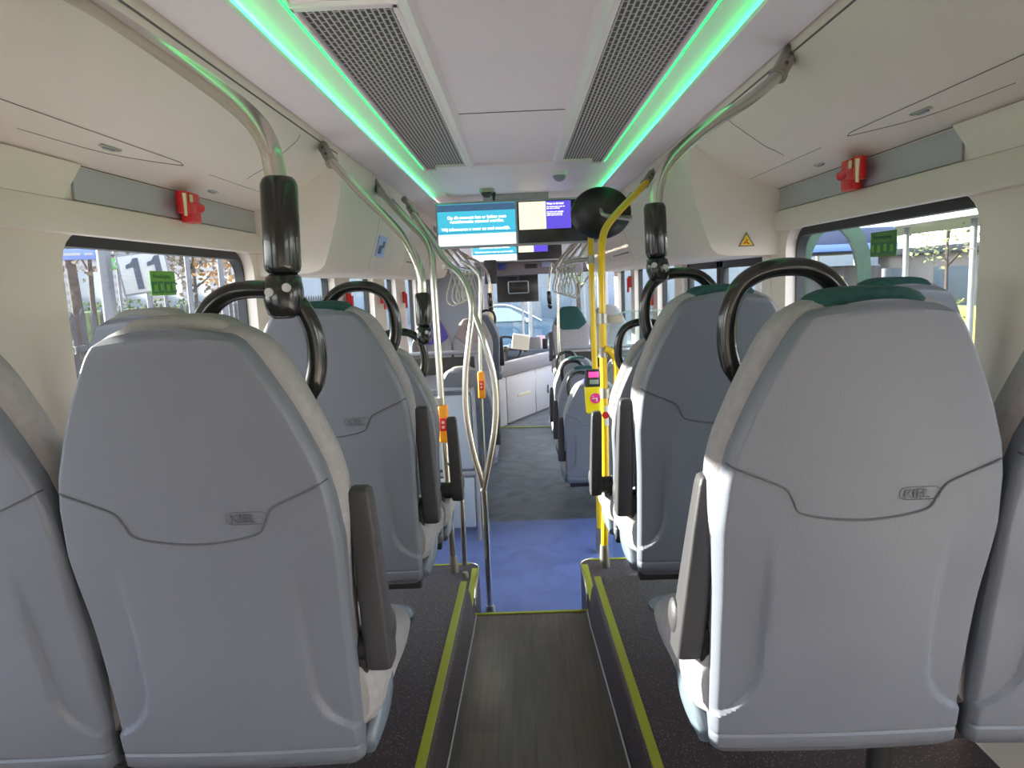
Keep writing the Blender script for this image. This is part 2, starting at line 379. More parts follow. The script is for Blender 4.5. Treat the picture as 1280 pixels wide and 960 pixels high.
# ------------------------------------------------------------------ ceiling, coves
CZ = 2.19
mb = MB().box((0, 1.5, CZ+.05), (.44, 5.6, .02)).box((0, 7.3, CZ+.035), (.9, 6.1, .02))
for s in (-1, 1):
    mb.sheet([(s*.22, CZ+.04), (s*.235, CZ+.02), (s*.262, CZ+.03)] if s > 0 else [(s*.262, CZ+.03), (s*.235, CZ+.02), (s*.22, CZ+.04)], -1.3, 4.33, .008)
mb.box((0, -.9, CZ+.034), (1.1, .8, .012))
struct('ceiling', mb, ceilM, 'lilac white centre panels of the ceiling')
mb = MB()
for y in (.6, 3.03, 4.27): mb.box((0, y, CZ+.0395), (.43, .008, .003), .001)
for s in (-1, 1):
    mb.box((s*.222, 1.7, CZ+.0395), (.0015, 5.2, .002))
struct('trim_13', mb, seamM)
for s in (-1, 1):
    sd = 'left' if s < 0 else 'right'
    # inner sloping strip and outer strip either side of the light line
    def pr(l): return l if s > 0 else l[::-1]
    mb = MB().sheet(pr([(s*.525, CZ+.045), (s*.56, CZ+.042), (s*.60, CZ+.036), (s*.632, CZ+.030), (s*.64, CZ+.02)]), -1.3, 10.5, .01)
    mb.sheet(pr([(s*.45, CZ+.046), (s*.53, CZ+.046)]), 4.4, 10.5, .01)
    struct('ceiling_cove_'+sd, mb, ceilM, 'sloping ceiling strip inside the %s green light line' % sd, 50)
    mb = MB().sheet(pr([(s*.622, CZ+.012), (s*.625, CZ), (s*.70, CZ-.003), (s*.79, CZ-.004), (s*.80, CZ+.01)]), -1.3, 10.5, .008)
    struct('ceiling_strip_'+sd, mb, ceilM, 'lilac ceiling strip between the %s green light and the side duct' % sd, 50)
    tag(MB().box((s*.627, 3.1-.0, CZ+.016), (.012, 5.2, .010), .003).build('light_strip', led), 'long glowing green light strip along the %s side of the ceiling' % sd, 'light')
    tag(MB().box((s*.531, 1.65, CZ+.034), (.004, 5.4, .006)).build('stray_light_line', strayglow), 'thin glowing line standing in for stray green light beside the %s ceiling grille' % sd, 'light')  # added glowing strip imitates green light reflected along the grille edge
    # grille
    g = thing('air_vent', 'perforated air grille in the ceiling %s of the centre panel' % sd, 'vent', (0, 0, 0), 'long perforated ceiling grilles')
    y0, y1 = 1.83 if s < 0 else 1.83, 4.40; xa, xb = .262, .525
    MB().box((s*(xa+xb)/2, (y0+y1)/2, CZ+.042), (xb-xa-.02, y1-y0-.02, .004)).build('grille', grille, g)
    f = MB()
    f.box((s*(xa+.008), (y0+y1)/2, CZ+.036), (.02, y1-y0, .014), .004).box((s*(xb-.006), (y0+y1)/2, CZ+.036), (.012, y1-y0, .014), .004)
    f.box((s*(xa+xb)/2, y0+.012, CZ+.036), (xb-xa, .03, .014), .004).box((s*(xa+xb)/2, y1-.008, CZ+.036), (xb-xa, .016, .014), .004)
    f.build('frame', ceilM, g)
    MB().box((s*.245, (y0+y1)/2, CZ+.0335), (.004, y1-y0, .002)).build('seam', seamM, g)
    # side duct: upper run, curved crease, underside; from y -1.3 to 3.38
    A = [(s*.80, CZ+.02), (s*.80, CZ-.03), (s*.83, CZ-.075), (s*.90, CZ-.125), (s*.955, CZ-.165), (s*1.0, 2.003), (s*1.035, 1.982), (s*1.10, 1.955), (s*1.2, 1.918)]
    mb = MB().sheet(pr(A), -1.3, 3.40, .02); mb.sheet(pr([(s*1.2, 1.918), (s*1.205, 1.815)]), -1.3, 3.40, .02)
    # light coloured flap on the ledge behind
    struct('ceiling_duct_'+sd, mb, white, 'cream side duct lining over the %s rear windows' % sd, 60)
    mb = MB().box((s*1.199, 2.68, 1.866), (.008, 1.36, .092), .002)
    struct('trim_%d' % (14 if s < 0 else 15), mb, greyP, 'grey panel above the %s rear window' % sd)
    mb = MB().prism([(0.2, 1.815), (1.93, 1.815), (2.03, 1.917), (0.2, 1.917)], 'x', s*1.185, s*1.198)
    struct('trim_%d' % (16 if s < 0 else 17), mb, white)
    # box section over the low floor
    B = [(s*.80, CZ+.02), (s*.795, CZ-.06), (s*.80, 1.98), (s*.825, 1.87), (s*.87, 1.73), (s*.895, 1.665), (s*.92, 1.640), (s*.97, 1.628), (s*1.24, 1.622), (s*1.24, CZ+.02)]
    mb = MB().prism(B, 'y', 3.38, 9.3)
    struct('ceiling_box_'+sd, mb, greyP if False else white, 'deep cream duct box over the %s front windows' % sd, 50)
    # joints
    mb = MB(); rr = .0009
    def along(x, z, a, b, r=.0009): mb.tube([(s*x, a, z), (s*x, b, z)], r, 6, 1)
    along(1.06, 1.970, .1, 2.36); mb.tube([(s*1.06, 2.36, 1.970), (s*1.065, 2.38, 1.968), (s*1.075, 2.37, 1.964), (s*1.12, 2.05, 1.947), (s*1.13, 1.7, 1.944)], rr, 6, 4)
    along(1.07, 1.967, 2.6, 3.38); along(1.2, 1.917, .1, 3.4, .0016); along(1.204, 1.816, .1, 3.4, .0014)
    mb.tube([(s*.81, 2.85, CZ-.05), (s*.83, 2.85, CZ-.077), (s*.90, 2.85, CZ-.127), (s*.955, 2.85, CZ-.167), (s*1.0, 2.85, 2.001), (s*1.03, 2.85, 1.984)], rr, 6, 2)
    mb.tube([(s*1.205, 3.39, 1.915), (s*1.205, 3.39, 1.74)], .003, 6, 1)
    along(.801, CZ-.03, .1, 3.38, .003)
    for y in (4.35, 5.6, 6.9):
        mb.tube([(s*.795, y, CZ-.06), (s*.80, y, 1.98), (s*.825, y, 1.87), (s*.87, y, 1.73), (s*.895, y, 1.665)], rr, 6, 1)
    mb.tube([(s*.866, 5.7, 1.74), (s*.866, 6.6, 1.74)], .005, 6, 1)
    struct('trim_%d' % (18 if s < 0 else 19), mb, seamM)
    for (x, y, z) in ((1.10, 2.02, 1.957), (1.15, 2.80, 1.938)):
        o = thing('duct_latch', '%s grey latch handle on the underside of the %s side duct' % ('nearer' if y < 2.4 else 'farther', sd), 'latch', (s*x, y, z))
        MB().box((0, 0, 0), (.022, .10 if y < 2.4 else .08, .006), .003).build('latch_plate', steel2 if y < 2.4 else greyP, o)
        MB().box((0, .0, -.004), (.010, .05, .006), .002).build('latch_lever', cabG, o)
# outer roof
struct('ceiling_roof', MB().box((0, 5.0, CZ+.3), (2.75, 12.8, .05)), windlining)
for s in (-1, 1): struct('wall_front_'+('left' if s < 0 else 'right'), MB().box((s*1.27, 9.25, .2), (.06, .1, 2.9)).box((s*1.27, 10.3, -.1), (.05, 2.2, 1.3)), gasket)

# ------------------------------------------------------------------ seats
HP = np.array([0, .006, .02, .15, .3, .42, .5, .55, .6, .65, .70, .735, .752, .760, .764, .766]); WP = np.array([.192, .201, .206, .206, .208, .214, .208, .198, .180, .160, .137, .119, .107, .097, .087, .07])
def hw(h): return float(np.interp(h, HP, WP))
def yback(h): return -.17*h
def sstep(a, b, x): t = min(1, max(0, (x-a)/(b-a))); return t*t*(3-2*t)
def lip(h, x): return 0
def make_shell():
    hs = [0, .004, .01, .02, .032, .038, .0405, .043, .045, .047, .0495, .054]+list(np.linspace(.06, .15, 22))+list(np.linspace(.16, .7, 44))+[.71, .72, .73, .738, .745, .752, .757, .761, .764, .766]; N = 90; back = []; front = []
    for h in hs:
        W = hw(h)
        rb = []; rf = []
        for i in range(N+1):
            u = -1+2*i/N; u = math.copysign(1-(1-abs(u))**1.5 if abs(u) > .5 else abs(u)*(1-.5**1.5)/.5, u); x = W*u
            z = h-.010*abs(u)**2*sstep(.6, .76, h)
            wing = sstep(.005, .02, math.hypot(max(0, abs(x)-.142+.03*sstep(.1, .3, h)-.01)*1.0, 0)) if h > .0 else 0
            # wings fade out at the bottom along a quarter arc
            edge = .128+.08*math.exp(-max(0, h-.078)/.030)
            arc = sstep(0, .011, abs(x)-edge)
            fade = 1-sstep(.24, .43, h)
            wall = .010*arc*fade*sstep(.070, .080, h)
            dd = W-abs(x); round_ = .016*(1-min(1, dd/.012))**2.2
            crease = .0035*(1-sstep(.0, .005, abs(h-.045)))
            tuck = .016*(1-sstep(0, .03, h))**2
            y = yback(h)+wall+round_+crease+tuck+.012*sstep(.748, .766, h)-.006*math.cos(min(1, abs(u))*math.pi/2)
            rb.append((x, y, z)); rf.append((x*.985, yback(h)+.052, min(z, .76)))
        back.append(rb); front.append(rf[::-1])
    mb = MB(); mb.rings([b+f for b, f in zip(back, front)]); return mb
def sup(hwx, yc, ty, z, n=28, e=4, zf=None):
    R = []
    for i in range(n):
        t = 2*math.pi*i/n; c = math.cos(t); sn = math.sin(t)
        x = hwx*math.copysign(abs(c)**(2/e), c); y = yc+ty*math.copysign(abs(sn)**(2/e), sn)
        R.append((x, y, z if zf is None else z+zf(x)))
    return R
def make_cushion():
    R = []
    for h, g in list(zip(np.linspace(.06, .70, 26), [0]*26))+[(.72, 0), (.74, 0), (.755, .004), (.764, .014), (.770, .03), (.772, .055)]:
        R.append(sup(hw(min(h-.012, .752))-.003+.014*sstep(.35, .55, h)-g, yback(h)+.075+g*.1, .048-g*.5, h, 36, 3.6, lambda x, h=h: -.8*x*x*sstep(.7, .78, h)))
    return MB().rings(R)
def make_headcover(wide=False):
    R = []
    for h, g in list(zip(np.linspace(.52 if wide else .56, .755, 14), [0]*14))+[(.768, .004), (.776, .012), (.781, .026), (.783, .045)]:
        W = min(hw(min(h, .75))-(-.004 if wide else .022), (.10+(h-.52)*1.3 if h < .60 else 9) if wide else (.06+(h-.53)*2.0 if h < .62 else 9))
        R.append(sup(max(.03, W-g), yback(h)+(.084 if wide else .078), (.054 if wide else .052)-g*.5, h, 32, 5 if wide else 3.6, lambda x, h=h: -.8*x*x*sstep(.7, .78, h)))
    return MB().rings(R)
seam_pts = [(-.185, .530), (-.144, .506), (-.116, .492), (-.098, .468), (-.086, .450), (-.05, .442), (0, .438), (.05, .439), (.10, .446), (.143, .458), (.158, .475), (.168, .490), (.20, .512), (.216, .522)]
seam_pts = [(-.203, .530), (-.190, .524), (-.165, .513), (-.144, .504), (-.118, .491), (-.106, .472), (-.094, .452), (-.05, .441), (0, .437), (.05, .441), (.094, .452), (.106, .472), (.118, .491), (.144, .504), (.165, .513), (.190, .524), (.203, .530)]
def shell_y(x, h):
    u = min(1, abs(x)/hw(h)); dd = max(0, hw(h)-abs(x)); return yback(h)+.016*(1-min(1, dd/.012))**2.2-.006*math.cos(u*math.pi/2)-.0007
SHELL = CUSH = HEADC = None
KIEL = []
def make_seat(s, head, arm=True, handle='loop', rail=True, leg=None, name='bus_chair', adx=0, ax=0, wide=False):
    """s=+1: aisle on the -x side of the seat (right-hand block); head: headrest fabric"""
    global SHELL, CUSH, HEADC
    t = bpy.data.objects.new(name, None); COL.objects.link(t)
    def part(n, mesh, m, parent=t):
        o = bpy.data.objects.new(n, mesh); COL.objects.link(o); o.parent = parent; return o
    if SHELL is None:
        a = make_shell().build('back_shell', shellM, t, 35); SHELL = a.data
        b = make_cushion().build('back_cushion', fabric, t, 60); CUSH = b.data
        HEADC = {}
    else:
        a = part('back_shell', SHELL, None); b = part('back_cushion', CUSH, None)
    hk = head.name+str(wide)
    if hk not in HEADC:
        HEADC[hk] = make_headcover(wide).build('headrest_cover', head, t, 60).data
    else: part('headrest_cover', HEADC[hk], None)
    MB().tube([(x, shell_y(x, h)-.0004, h) for x, h in seam_pts], .0017, 6, 6).build('seam_line', seamS, a)
    k = text('embossed_mark', 'KIEL', .020, embM, a, (.055, shell_y(.08, .475)-.0012, .470), (math.pi/2-.17, 0, 0), .0004, bold=.0002)
    k.rotation_euler = (math.pi/2+.17*1.0, 0, 0)
    MB().tube([(x, shell_y(x, h)-.0002, h) for x, h in [(.049, .477), (.054, .486), (.080, .487), (.105, .486), (.110, .477), (.105, .468), (.080, .467), (.054, .468)]], .0005, 5, 3, True).build('embossed_outline', embM, a)
    # seat pan
    R = []
    for y, g, zc, zh in ((.02, .02, .12, .08), (.05, .004, .122, .098), (.12, 0, .122, .102), (.20, 0, .115, .095), (.27, .002, .095, .078), (.34, .006, .075, .060), (.41, .012, .062, .050), (.455, .03, .055, .040), (.475, .06, .052, .022)):
        R.append([(q[0], y, q[1]) for q in sup(.238-g, zc, zh, 0, 28, 3.2)])
    MB().rings(R).build('seat_cushion', fabric, t, 60)
    MB().box((0, .22, .03), (.34, .36, .05), .02).build('seat_frame', blackm, t)
    if arm:
        q = thing('armrest', None, None); q.parent = t
        mb = MB(); R = []
        for z, yy, hx, hy in ((.165, .052, .016, .029), (.168, .052, .0215, .032), (.20, .048, .0225, .033), (.28, .036, .022, .030), (.40, .018, .0205, .024), (.477, .005, .0190, .021), (.489, .003, .0175, .019), (.494, .002, .012, .014)):
            R.append([(p[0]-.237-ax+.006*(z-.165)/.33+adx*(z-.165)/.33, p[1]+.0, z) for p in sup(hx, yy, hy, 0, 28, 7)])
        # make it one mesh with its rounded grip
        bpy.data.objects.remove(q)
        q = mb.rings(R).flip(s).build('armrest', armM, t, 50)
        MB().cyl((-.215-ax, .052, .20), (-.19, .052, .20), .031, .031, 24).box((-.207, .05, .175), (.02, .05, .05), .006).flip(s).build('arm_pivot', blackm, q)
        MB().sph((-.252-ax, .064, .225), .03, (.35, .9, 1.1)).flip(s).build('pivot_cap', armM, q)
    if handle:
        r = .0145
        if handle == 'loop':
            P = [(.005, .02, .765), (-.018, .018, .795), (-.05, .018, .812), (-.095, .018, .815), (-.13, .02, .806), (-.155, .024, .785), (-.170, .028, .745), (-.172, .03, .70), (-.165, .03, .665), (-.155, .03, .64), (-.148, .03, .612)]
            rr = [.017, .0155, .0145, .0145, .0145, .0145, .015, .016, .0165, .012, .003]
        mb = MB().tube(P, rr, 14, 6).flip(s); mb.build('grab_handle', black, t, 60)
    # blue-grey side trim at the pan's aisle side
    R = []
    for k in range(9):
        u = k/8; yy = .03+.16*u; zz = .02+.115*u; W = .004+.026*math.sin(math.pi*min(1, .12+.95*u))**.8
        R.append([(-.205-.018*math.sin(math.pi*u)-(.016*math.cos(a)), yy+.5*W*math.sin(a)*-.6, zz+W*math.sin(a)) for a in [2*math.pi*i/16 for i in range(16)]])
    if arm: MB().rings(R).flip(s).build('side_trim', cover, t, 60)
    if leg:
        mb = MB()
        mb.tube([(.15*s, .16, .02), (.17*s, .18, -.12), (.15*s, .16, leg)], .024, 12, 2).box((.15*s, .16, leg+.006), (.10, .12, .012), .004)
        mb.build('leg', blackm, t)
    return t
def crossbar(t, s, L):
    MB().box((0, .13, -.035), (L*.86, .04, .05), .006).box((0, .30, -.035), (L*.86, .04, .04), .006).build('support_beam', blackm, t)
def place(o, x, y, z, label, group, rz=0):
    o.location = (x, y, z); o.rotation_euler.z = rz; o.scale = (1, 1, 1)
    return tag(o, label, 'seat', group)
G1 = 'high backed bus seats'
rowy = [1.12, 1.87, 2.62]; rowz = [.74, .74, .57]
heads = {(-1, 0): pale, (-1, 1): teal, (-1, 2): teal, (1, 0): teal, (1, 1): teal, (1, 2): violet}
words = ['nearest', 'second', 'third']
for s in (-1, 1):
    sd = 'left' if s < 0 else 'right'
    for r in range(3):
        t = make_seat(s, heads[(s, r)], adx=(.024 if s > 0 and r == 0 else 0), ax=(.03 if r == 2 else 0), leg=(.24-rowz[r]) if r < 2 else (.065-rowz[r]))
        crossbar(t, s, .43)
        hc = {'pale_headrest_fabric': 'pale grey', 'teal_fabric': 'dark green', 'violet_fabric': 'violet'}[heads[(s, r)].name]
        place(t, s*(.53 if r == 2 else .5), rowy[r], rowz[r], '%s aisle seat on the %s, grey shell back, %s headrest top, black handle' % (words[r], sd, hc), G1)
        if r < 3:
            t = make_seat(s, teal if s > 0 else pale, arm=False, handle=None)
            crossbar(t, s, .43); place(t, s*(.95 if r == 2 else .93), rowy[r], rowz[r], '%s window seat along the %s wall, grey shell back without handle' % (words[r], sd), G1)
for i, (y, z) in enumerate(((5.12, .07), (5.87, .07), (6.62, .07))):
    t = make_seat(1, teal if i else violet, leg=ZL-z); crossbar(t, 1, .40)
    place(t, .5, y, z, 'low aisle seat on the right beyond the yellow poles, %s of the three' % ('first', 'middle', 'last')[i], G1)
    t = make_seat(1, teal, arm=False, handle=None); place(t, .945, y, z, 'low seat by the right wall beyond the glass screen, %s of the three' % ('first', 'middle', 'last')[i], G1)
for x, hd, lb in ((.58, teal, 'rear facing seat far ahead right of the aisle with large dark green headrest'), (1.02, pale, 'rear facing seat far ahead by the right wall with grey headrest')):
    t = make_seat(-1, hd, arm=x < .8, handle=None, wide=True, leg=ZL-.46+.1); place(t, x, 8.35, .46, lb, G1, math.pi)
for x, hd, lb in ((-.96, violet, 'rear facing seat by the left wall with violet headrest'), (-.52, pink, 'rear facing seat left of the aisle with dull pink headrest')):
    t = make_seat(1, hd, arm=False, handle=None, wide=True, leg=ZL-.40+.1); place(t, x, 7.75, .40, lb, G1, math.pi)
t = make_seat(-1, pale, leg=ZL-.42+.1); place(t, -.46, 8.35, .42, 'forward facing seat far ahead on the left just behind the driver cab', G1)
t = make_seat(-1, pale, handle=None, leg=ZL-.17); place(t, -.44, 5.3, .17, 'low grey seat on the left beyond the chrome poles, facing forward', G1)
t = make_seat(-1, pale, arm=False, handle=None); place(t, -.89, 5.3, .17, 'low grey seat by the left wall beyond the chrome poles', G1)
t = thing('low_partition', 'pale blue grey board partition behind the chrome poles on the left of the low floor', 'partition', (-.74, 4.85, ZL))
MB().box((0, 0, .78), (.76, .03, .52), .03, 3).build('upper_board', mat('pale_blue_board_plastic', (.34, .37, .44), .4), t)
MB().box((0, 0, .28), (.76, .03, .36), .03, 3).build('lower_board', mat('pale_blue_board_plastic', (.34, .37, .44), .4), t)
MB().tube([(.40, 0, 0), (.40, 0, 1.0), (.37, 0, 1.06), (.30, 0, 1.08), (-.40, 0, 1.08)], .014, 10, 3).box((0, .0, .49), (.78, .02, .03), .005).build('frame', cabG, t)
# podiums under the far seats
struct('floor_plinth_left', MB().box((-.78, 7.95, ZL+.12), (.92, 1.6, .24), .01), podM); struct('floor_plinth_right', MB().box((.80, 8.35, ZL+.12), (.86, 1.1, .24), .01), podM)

# ------------------------------------------------------------------ grab poles
def bracket(t, p, q, m=steel2):
    """ceiling bracket: p the fixing point at the duct edge, q the start of the tube"""
    p = Vector(p); q = Vector(q); d = (q-p).normalized()
    mb = MB(); mid = p+(q-p)*.45
    mb.tube([p, p+(mid-p)*.5, mid], [.012, .013, .016], 10, 3); mb.cyl(mid, q, .023, .023, 18); mb.cyl(q-d*.008, q+d*.002, .026, .026, 18)
    mb.cyl(p-d*.01, p+d*.01, .022, .02, 14)
    b = mb.build('ceiling_bracket', m, t, 50)
    side = d.orthogonal().normalized()
    n = Vector((0, -1, 0)); n = (n-d*n.dot(d)).normalized()
    bb = MB()
    for k in (.62, .82):
        c = p+(q-p)*k+n*.022; bb.cyl(c, c+n*.004, .006, .006, 10)
    bb.build('bolts', seamM, b)
def grip(t, a, b, clamp, s):
    a = Vector(a); b = Vector(b); d = (b-a).normalized()
    mb = MB(); mb.tube([a, a+d*.004, a+d*.012, b-d*.012, b-d*.004, b], [.022, .0255, .0285, .0285, .0265, .022], 20, 1)
    mb.build('grip_sleeve', black, t, 50)
    c = Vector(clamp); mb = MB(); R = []
    for k, (u, rx, ry) in enumerate(((0, .020, .020), (.08, .026, .026), (.3, .0285, .028), (.55, .030, .028), (.75, .027, .026), (.9, .024, .022), (1, .015, .014))):
        cc = b+(c-b)*u; R.append([(cc.x+p[0], cc.y+p[1], cc.z) for p in sup(rx, 0, ry, 0, 20, 2.6)])
    k = mb.rings(R).build('clamp', black, t, 60)
    for o in (-1, 1):
        cc = b+(c-b)*.36+Vector((o*.0135, -.0265, -o*.003*s)); MB().cyl(cc, cc+Vector((0, -.005, 0)), .007, .0065, 16).build('bolt', mat('zinc_bolt', (.45, .45, .46), .4), k)
# left nearest stanchion
t = thing('grab_pole', 'steel overhead pole bending down to a black grip on the nearest left seat handle', 'grab pole', at(348, 372, 1.13))
def rel(t, pts): return [Vector(p)-t.location for p in pts]
def pole(t, pts, r=.0165, m=steel, sub=8, n=16): return MB().tube(rel(t, pts), r, n, sub).build('tube', m, t, 60)
pole(t, [at(60, -22, 1.42), at(130, 16, 1.34), at(220, 76, 1.25), at(285, 122, 1.18), at(318, 152, 1.15), at(336, 182, 1.14), at(343, 210, 1.14), at(348, 240, 1.14), at(350, 262, 1.14)], .0165)
grip(t, *rel(t, [at(348, 222, 1.14), at(354, 342, 1.135), at(356, 398, 1.13)]), -1)
bracket(t, *rel(t, [at(20, -60, 1.5), at(62, -20, 1.42)]))
t = thing('grab_pole', 'steel overhead pole bending down to a black grip on the second right seat handle', 'grab pole', at(823, 345, 1.88))
pole(t, [at(975, 92, 2.15), at(940, 122, 2.08), at(890, 155, 1.99), at(850, 188, 1.93), at(830, 213, 1.9), at(821, 240, 1.89), at(819, 268, 1.88)], .0165)
grip(t, *rel(t, [at(818, 254, 1.88), at(821, 322, 1.88), at(824, 352, 1.88)]), 1)
bracket(t, *rel(t, [at(1003, 38, 2.22), at(972, 95, 2.15)]))
t = thing('grab_pole', 'steel overhead pole bending down to a black grip on the third left seat handle', 'grab pole', at(529, 418, 2.64))
pole(t, [at(413, 200, 3.05), at(450, 240, 2.93), at(485, 275, 2.8), at(508, 302, 2.7), at(521, 328, 2.66), at(527, 350, 2.65), at(528, 372, 2.65)], .0165)
grip(t, *rel(t, [at(528, 366, 2.65), at(530, 408, 2.64), at(530, 430, 2.63)]), -1)
bracket(t, *rel(t, [at(394, 165, 3.2), at(415, 204, 3.05)]))
# chrome pole behind third row, left
def sleeve(t, c, r=.026, h=.09, m=steel2): return MB().tube([Vector(c)-t.location, Vector(c)-t.location+Vector((0, 0, h*.7)), Vector(c)-t.location+Vector((0, 0, h))], [r, r*.85, r*.75], 16, 2).build('base_sleeve', m, t, 50)
sB = mat('orange_button_box', (.85, .30, .01), .4)
def stop_button(t, c, label=None):
    c = Vector(c)-t.location
    b = MB().box(c+Vector((0, -.01, 0)), (.05, .05, .19), .012, 3).build('stop_button', sB, t)
    MB().box(c+Vector((0, -.038, .0)), (.034, .008, .065), .006).build('push_plate', red, b)
    MB().cyl(c+Vector((0, -.042, .012)), c+Vector((0, -.044, .012)), .008, .008, 12).cyl(c+Vector((0, -.042, -.012)), c+Vector((0, -.044, -.012)), .008, .008, 12).build('pictogram', mat('pale_pink', (.8, .45, .4), .5), b)
p0 = Vector((-.395, 3.58, .065))
t = thing('grab_pole', 'straight chrome pole with orange stop button rising from the left corner step', 'grab pole', p0)
pole(t, [at(474, 238, 4.2), at(505, 272, 3.95), at(528, 295, 3.75), at(538, 312, 3.64), at(541, 335, 3.6), at(547, 430, 3.58), at(556, 560, 3.58), (p0.x, 3.58, .07)], .0175)
sleeve(t, p0); bracket(t, *rel(t, [at(459, 213, 4.35), at(476, 241, 4.2)]))
stop_button(t, at(555, 529, 3.56))
b = MB().box(rel(t, [at(548, 504, 3.56)])[0], (.05, .05, .055), .008).build('clip', steel2, t)
# loop pole
b0 = Vector((-.226, 3.72, ZL))
b0 = at(613, 766, 3.72); b0.z = ZL
t = thing('grab_pole', 'chrome pole splitting into a long leaf shaped loop beside the aisle', 'grab pole', b0)
LD = 3.66
pole(t, [at(517, 268, 4.6), at(540, 300, 4.2), at(558, 327, 3.9), at(576, 344, 3.75), at(587, 366, 3.7), at(590, 395, 3.68), at(586, 430, 3.66), at(582, 470, 3.66), at(583, 515, 3.66), at(591, 562, 3.66), at(602, 600, 3.66), at(606, 625, 3.67), at(609, 690, 3.70), b0+Vector((0, 0, .0))], .0165)
MB().tube(rel(t, [at(590, 372, 3.70), at(594, 396, 3.68), at(605, 427, 3.66), at(616, 465, 3.66), at(620, 500, 3.66), at(618, 540, 3.66), at(610, 585, 3.66), at(604, 614, 3.66)]), .0165, 16, 8).build('tube', steel, t, 60)
sleeve(t, b0, .03, .05); bracket(t, *rel(t, [at(506, 250, 4.75), at(519, 270, 4.6)]))
# low guard rail behind row three
t = thing('guard_rail', 'low chrome guard hoop on the left corner step', 'rail', (-.345, 3.50, .065))
MB().tube(rel(t, [at(560, 578, 3.5), at(568, 584, 3.5), at(575, 600, 3.5), at(578, 640, 3.5), at(581, 706, 3.5)]), .0125, 12, 6).build('tube', steel, t, 60)
sleeve(t, (at(581, 706, 3.5).x, 3.5, .065), .018, .03)
# farther chrome poles, left
t = thing('grab_pole', 'thin chrome pole beside the low left seat with a small orange stop button', 'grab pole', (-.24, 5.05, ZL))
pole(t, [at(575, 325, 5.05), at(592, 336, 5.05), at(600, 352, 5.05), at(600, 400, 5.05), at(601, 470, 5.05), (at(606, 600, 5.05).x, 5.05, ZL)], .013)
stop_button(t, at(602, 481, 5.02)); sleeve(t, (at(606, 600, 5.05).x, 5.05, ZL))
t = thing('grab_pole', 'curved chrome pole with small black grip above the far left seat handle', 'grab pole', (-.33, 8.4, 1.2))
pole(t, [at(585, 322, 8.6), at(598, 328, 8.5), at(608, 340, 8.4), at(612, 355, 8.4), at(612, 372, 8.4)], .017)
bracket(t, *rel(t, [at(570, 312, 8.9), at(585, 322, 8.6)]))
grip(t, *rel(t, [at(612, 366, 8.4), at(613, 381, 8.4), at(614, 388, 8.4)]), -1)
# yellow poles on the right
def ring(t, c, r=.024, h=.05): return MB().cyl(Vector(c)-t.location-Vector((0, 0, h/2)), Vector(c)-t.location+Vector((0, 0, h/2)), r, r, 20)
e0 = Vector((.39, 3.58, .065))
t = thing('grab_pole', 'thick yellow pole on the right corner step bending to the ceiling edge', 'grab pole', e0)
pole(t, [at(808, 228, 4.15), at(790, 247, 4.0), at(770, 268, 3.83), at(758, 284, 3.7), at(753, 300, 3.62), at(752, 325, 3.6), at(753, 400, 3.58), at(755, 480, 3.58), at(757, 600, 3.58), (e0.x, 3.58, .15)], .0185, yellowP)
bracket(t, *rel(t, [at(822, 206, 4.3), at(806, 230, 4.15)])); sleeve(t, e0, .028, .12)
MB().tube(rel(t, [at(756, 436, 3.56), at(764, 440, 3.56), at(770, 452, 3.56), at(771, 475, 3.56), at(770, 486, 3.56)]), .017, 14, 6).build('side_grip', yellowP, t, 60)
for yy, nm in ((398, 'clamp_ring'), (440, 'clamp_ring'), (491, 'clamp_ring')):
    ring(t, at(753.5 if yy < 450 else 756, yy, 3.58)).build(nm, steel2, t, 50)
MB().box(rel(t, [at(768, 399, 3.6)])[0], (.09, .012, .04), .005).build('glass_bracket', mat('clear_bracket', (.5, .45, .38), .3), t)
MB().box(rel(t, [at(768, 491, 3.6)])[0], (.07, .012, .045), .005).build('glass_bracket', steel2, t)
st = ring(t, at(757, 519, 3.58), .0195, .10).build('sticker', mat('white_sticker', (.75, .73, .72), .4), t, 50)
MB().cyl(rel(t, [at(757, 519, 3.560)])[0], rel(t, [at(757, 519, 3.557)])[0], .018, .018, 20).build('red_mark', red, st)
gp = thing('glass_partition', 'clear glass screen between the yellow pole and the right wall behind the third row', 'glass screen', (.8, 3.62, .5))
pp = [(-.36, -.40), (-.36, .78)]+[(-.36+.10*(1-math.cos(a)), .78+.10*math.sin(a)) for a in [math.pi/2*i/6 for i in range(1, 7)]]+[(.40, .88), (.40, -.40)]
MB().prism(pp, 'y', -.004, .004).build('pane', glassP, gp)
MB().tube([(p[0], 0, p[1]) for p in pp[1:-1]], .003, 8, 1).build('edge', mat('glass_edge', (.55, .68, .66), .25), gp)
n0 = at(750, 689, 4.55); n0.z = ZL
t = thing('grab_pole', 'slimmer yellow pole standing on the blue floor holding the card reader', 'grab pole', n0)
pole(t, [at(738, 268, 4.58), at(739, 330, 4.57), at(742, 420, 4.56), at(744, 470, 4.56), at(748, 600, 4.55), n0+Vector((0, 0, .1))], .0185, yellowP)
sleeve(t, n0, .03, .17); ring(t, at(738.5, 324, 4.57), .022, .05).build('clamp_ring', steel2, t, 50)
MB().tube(rel(t, [at(737, 324, 4.57), at(722, 325, 4.6), at(706, 328, 4.7)]), [.014, .012, .014], 10, 3).build('side_arm', steel2, t, 50)
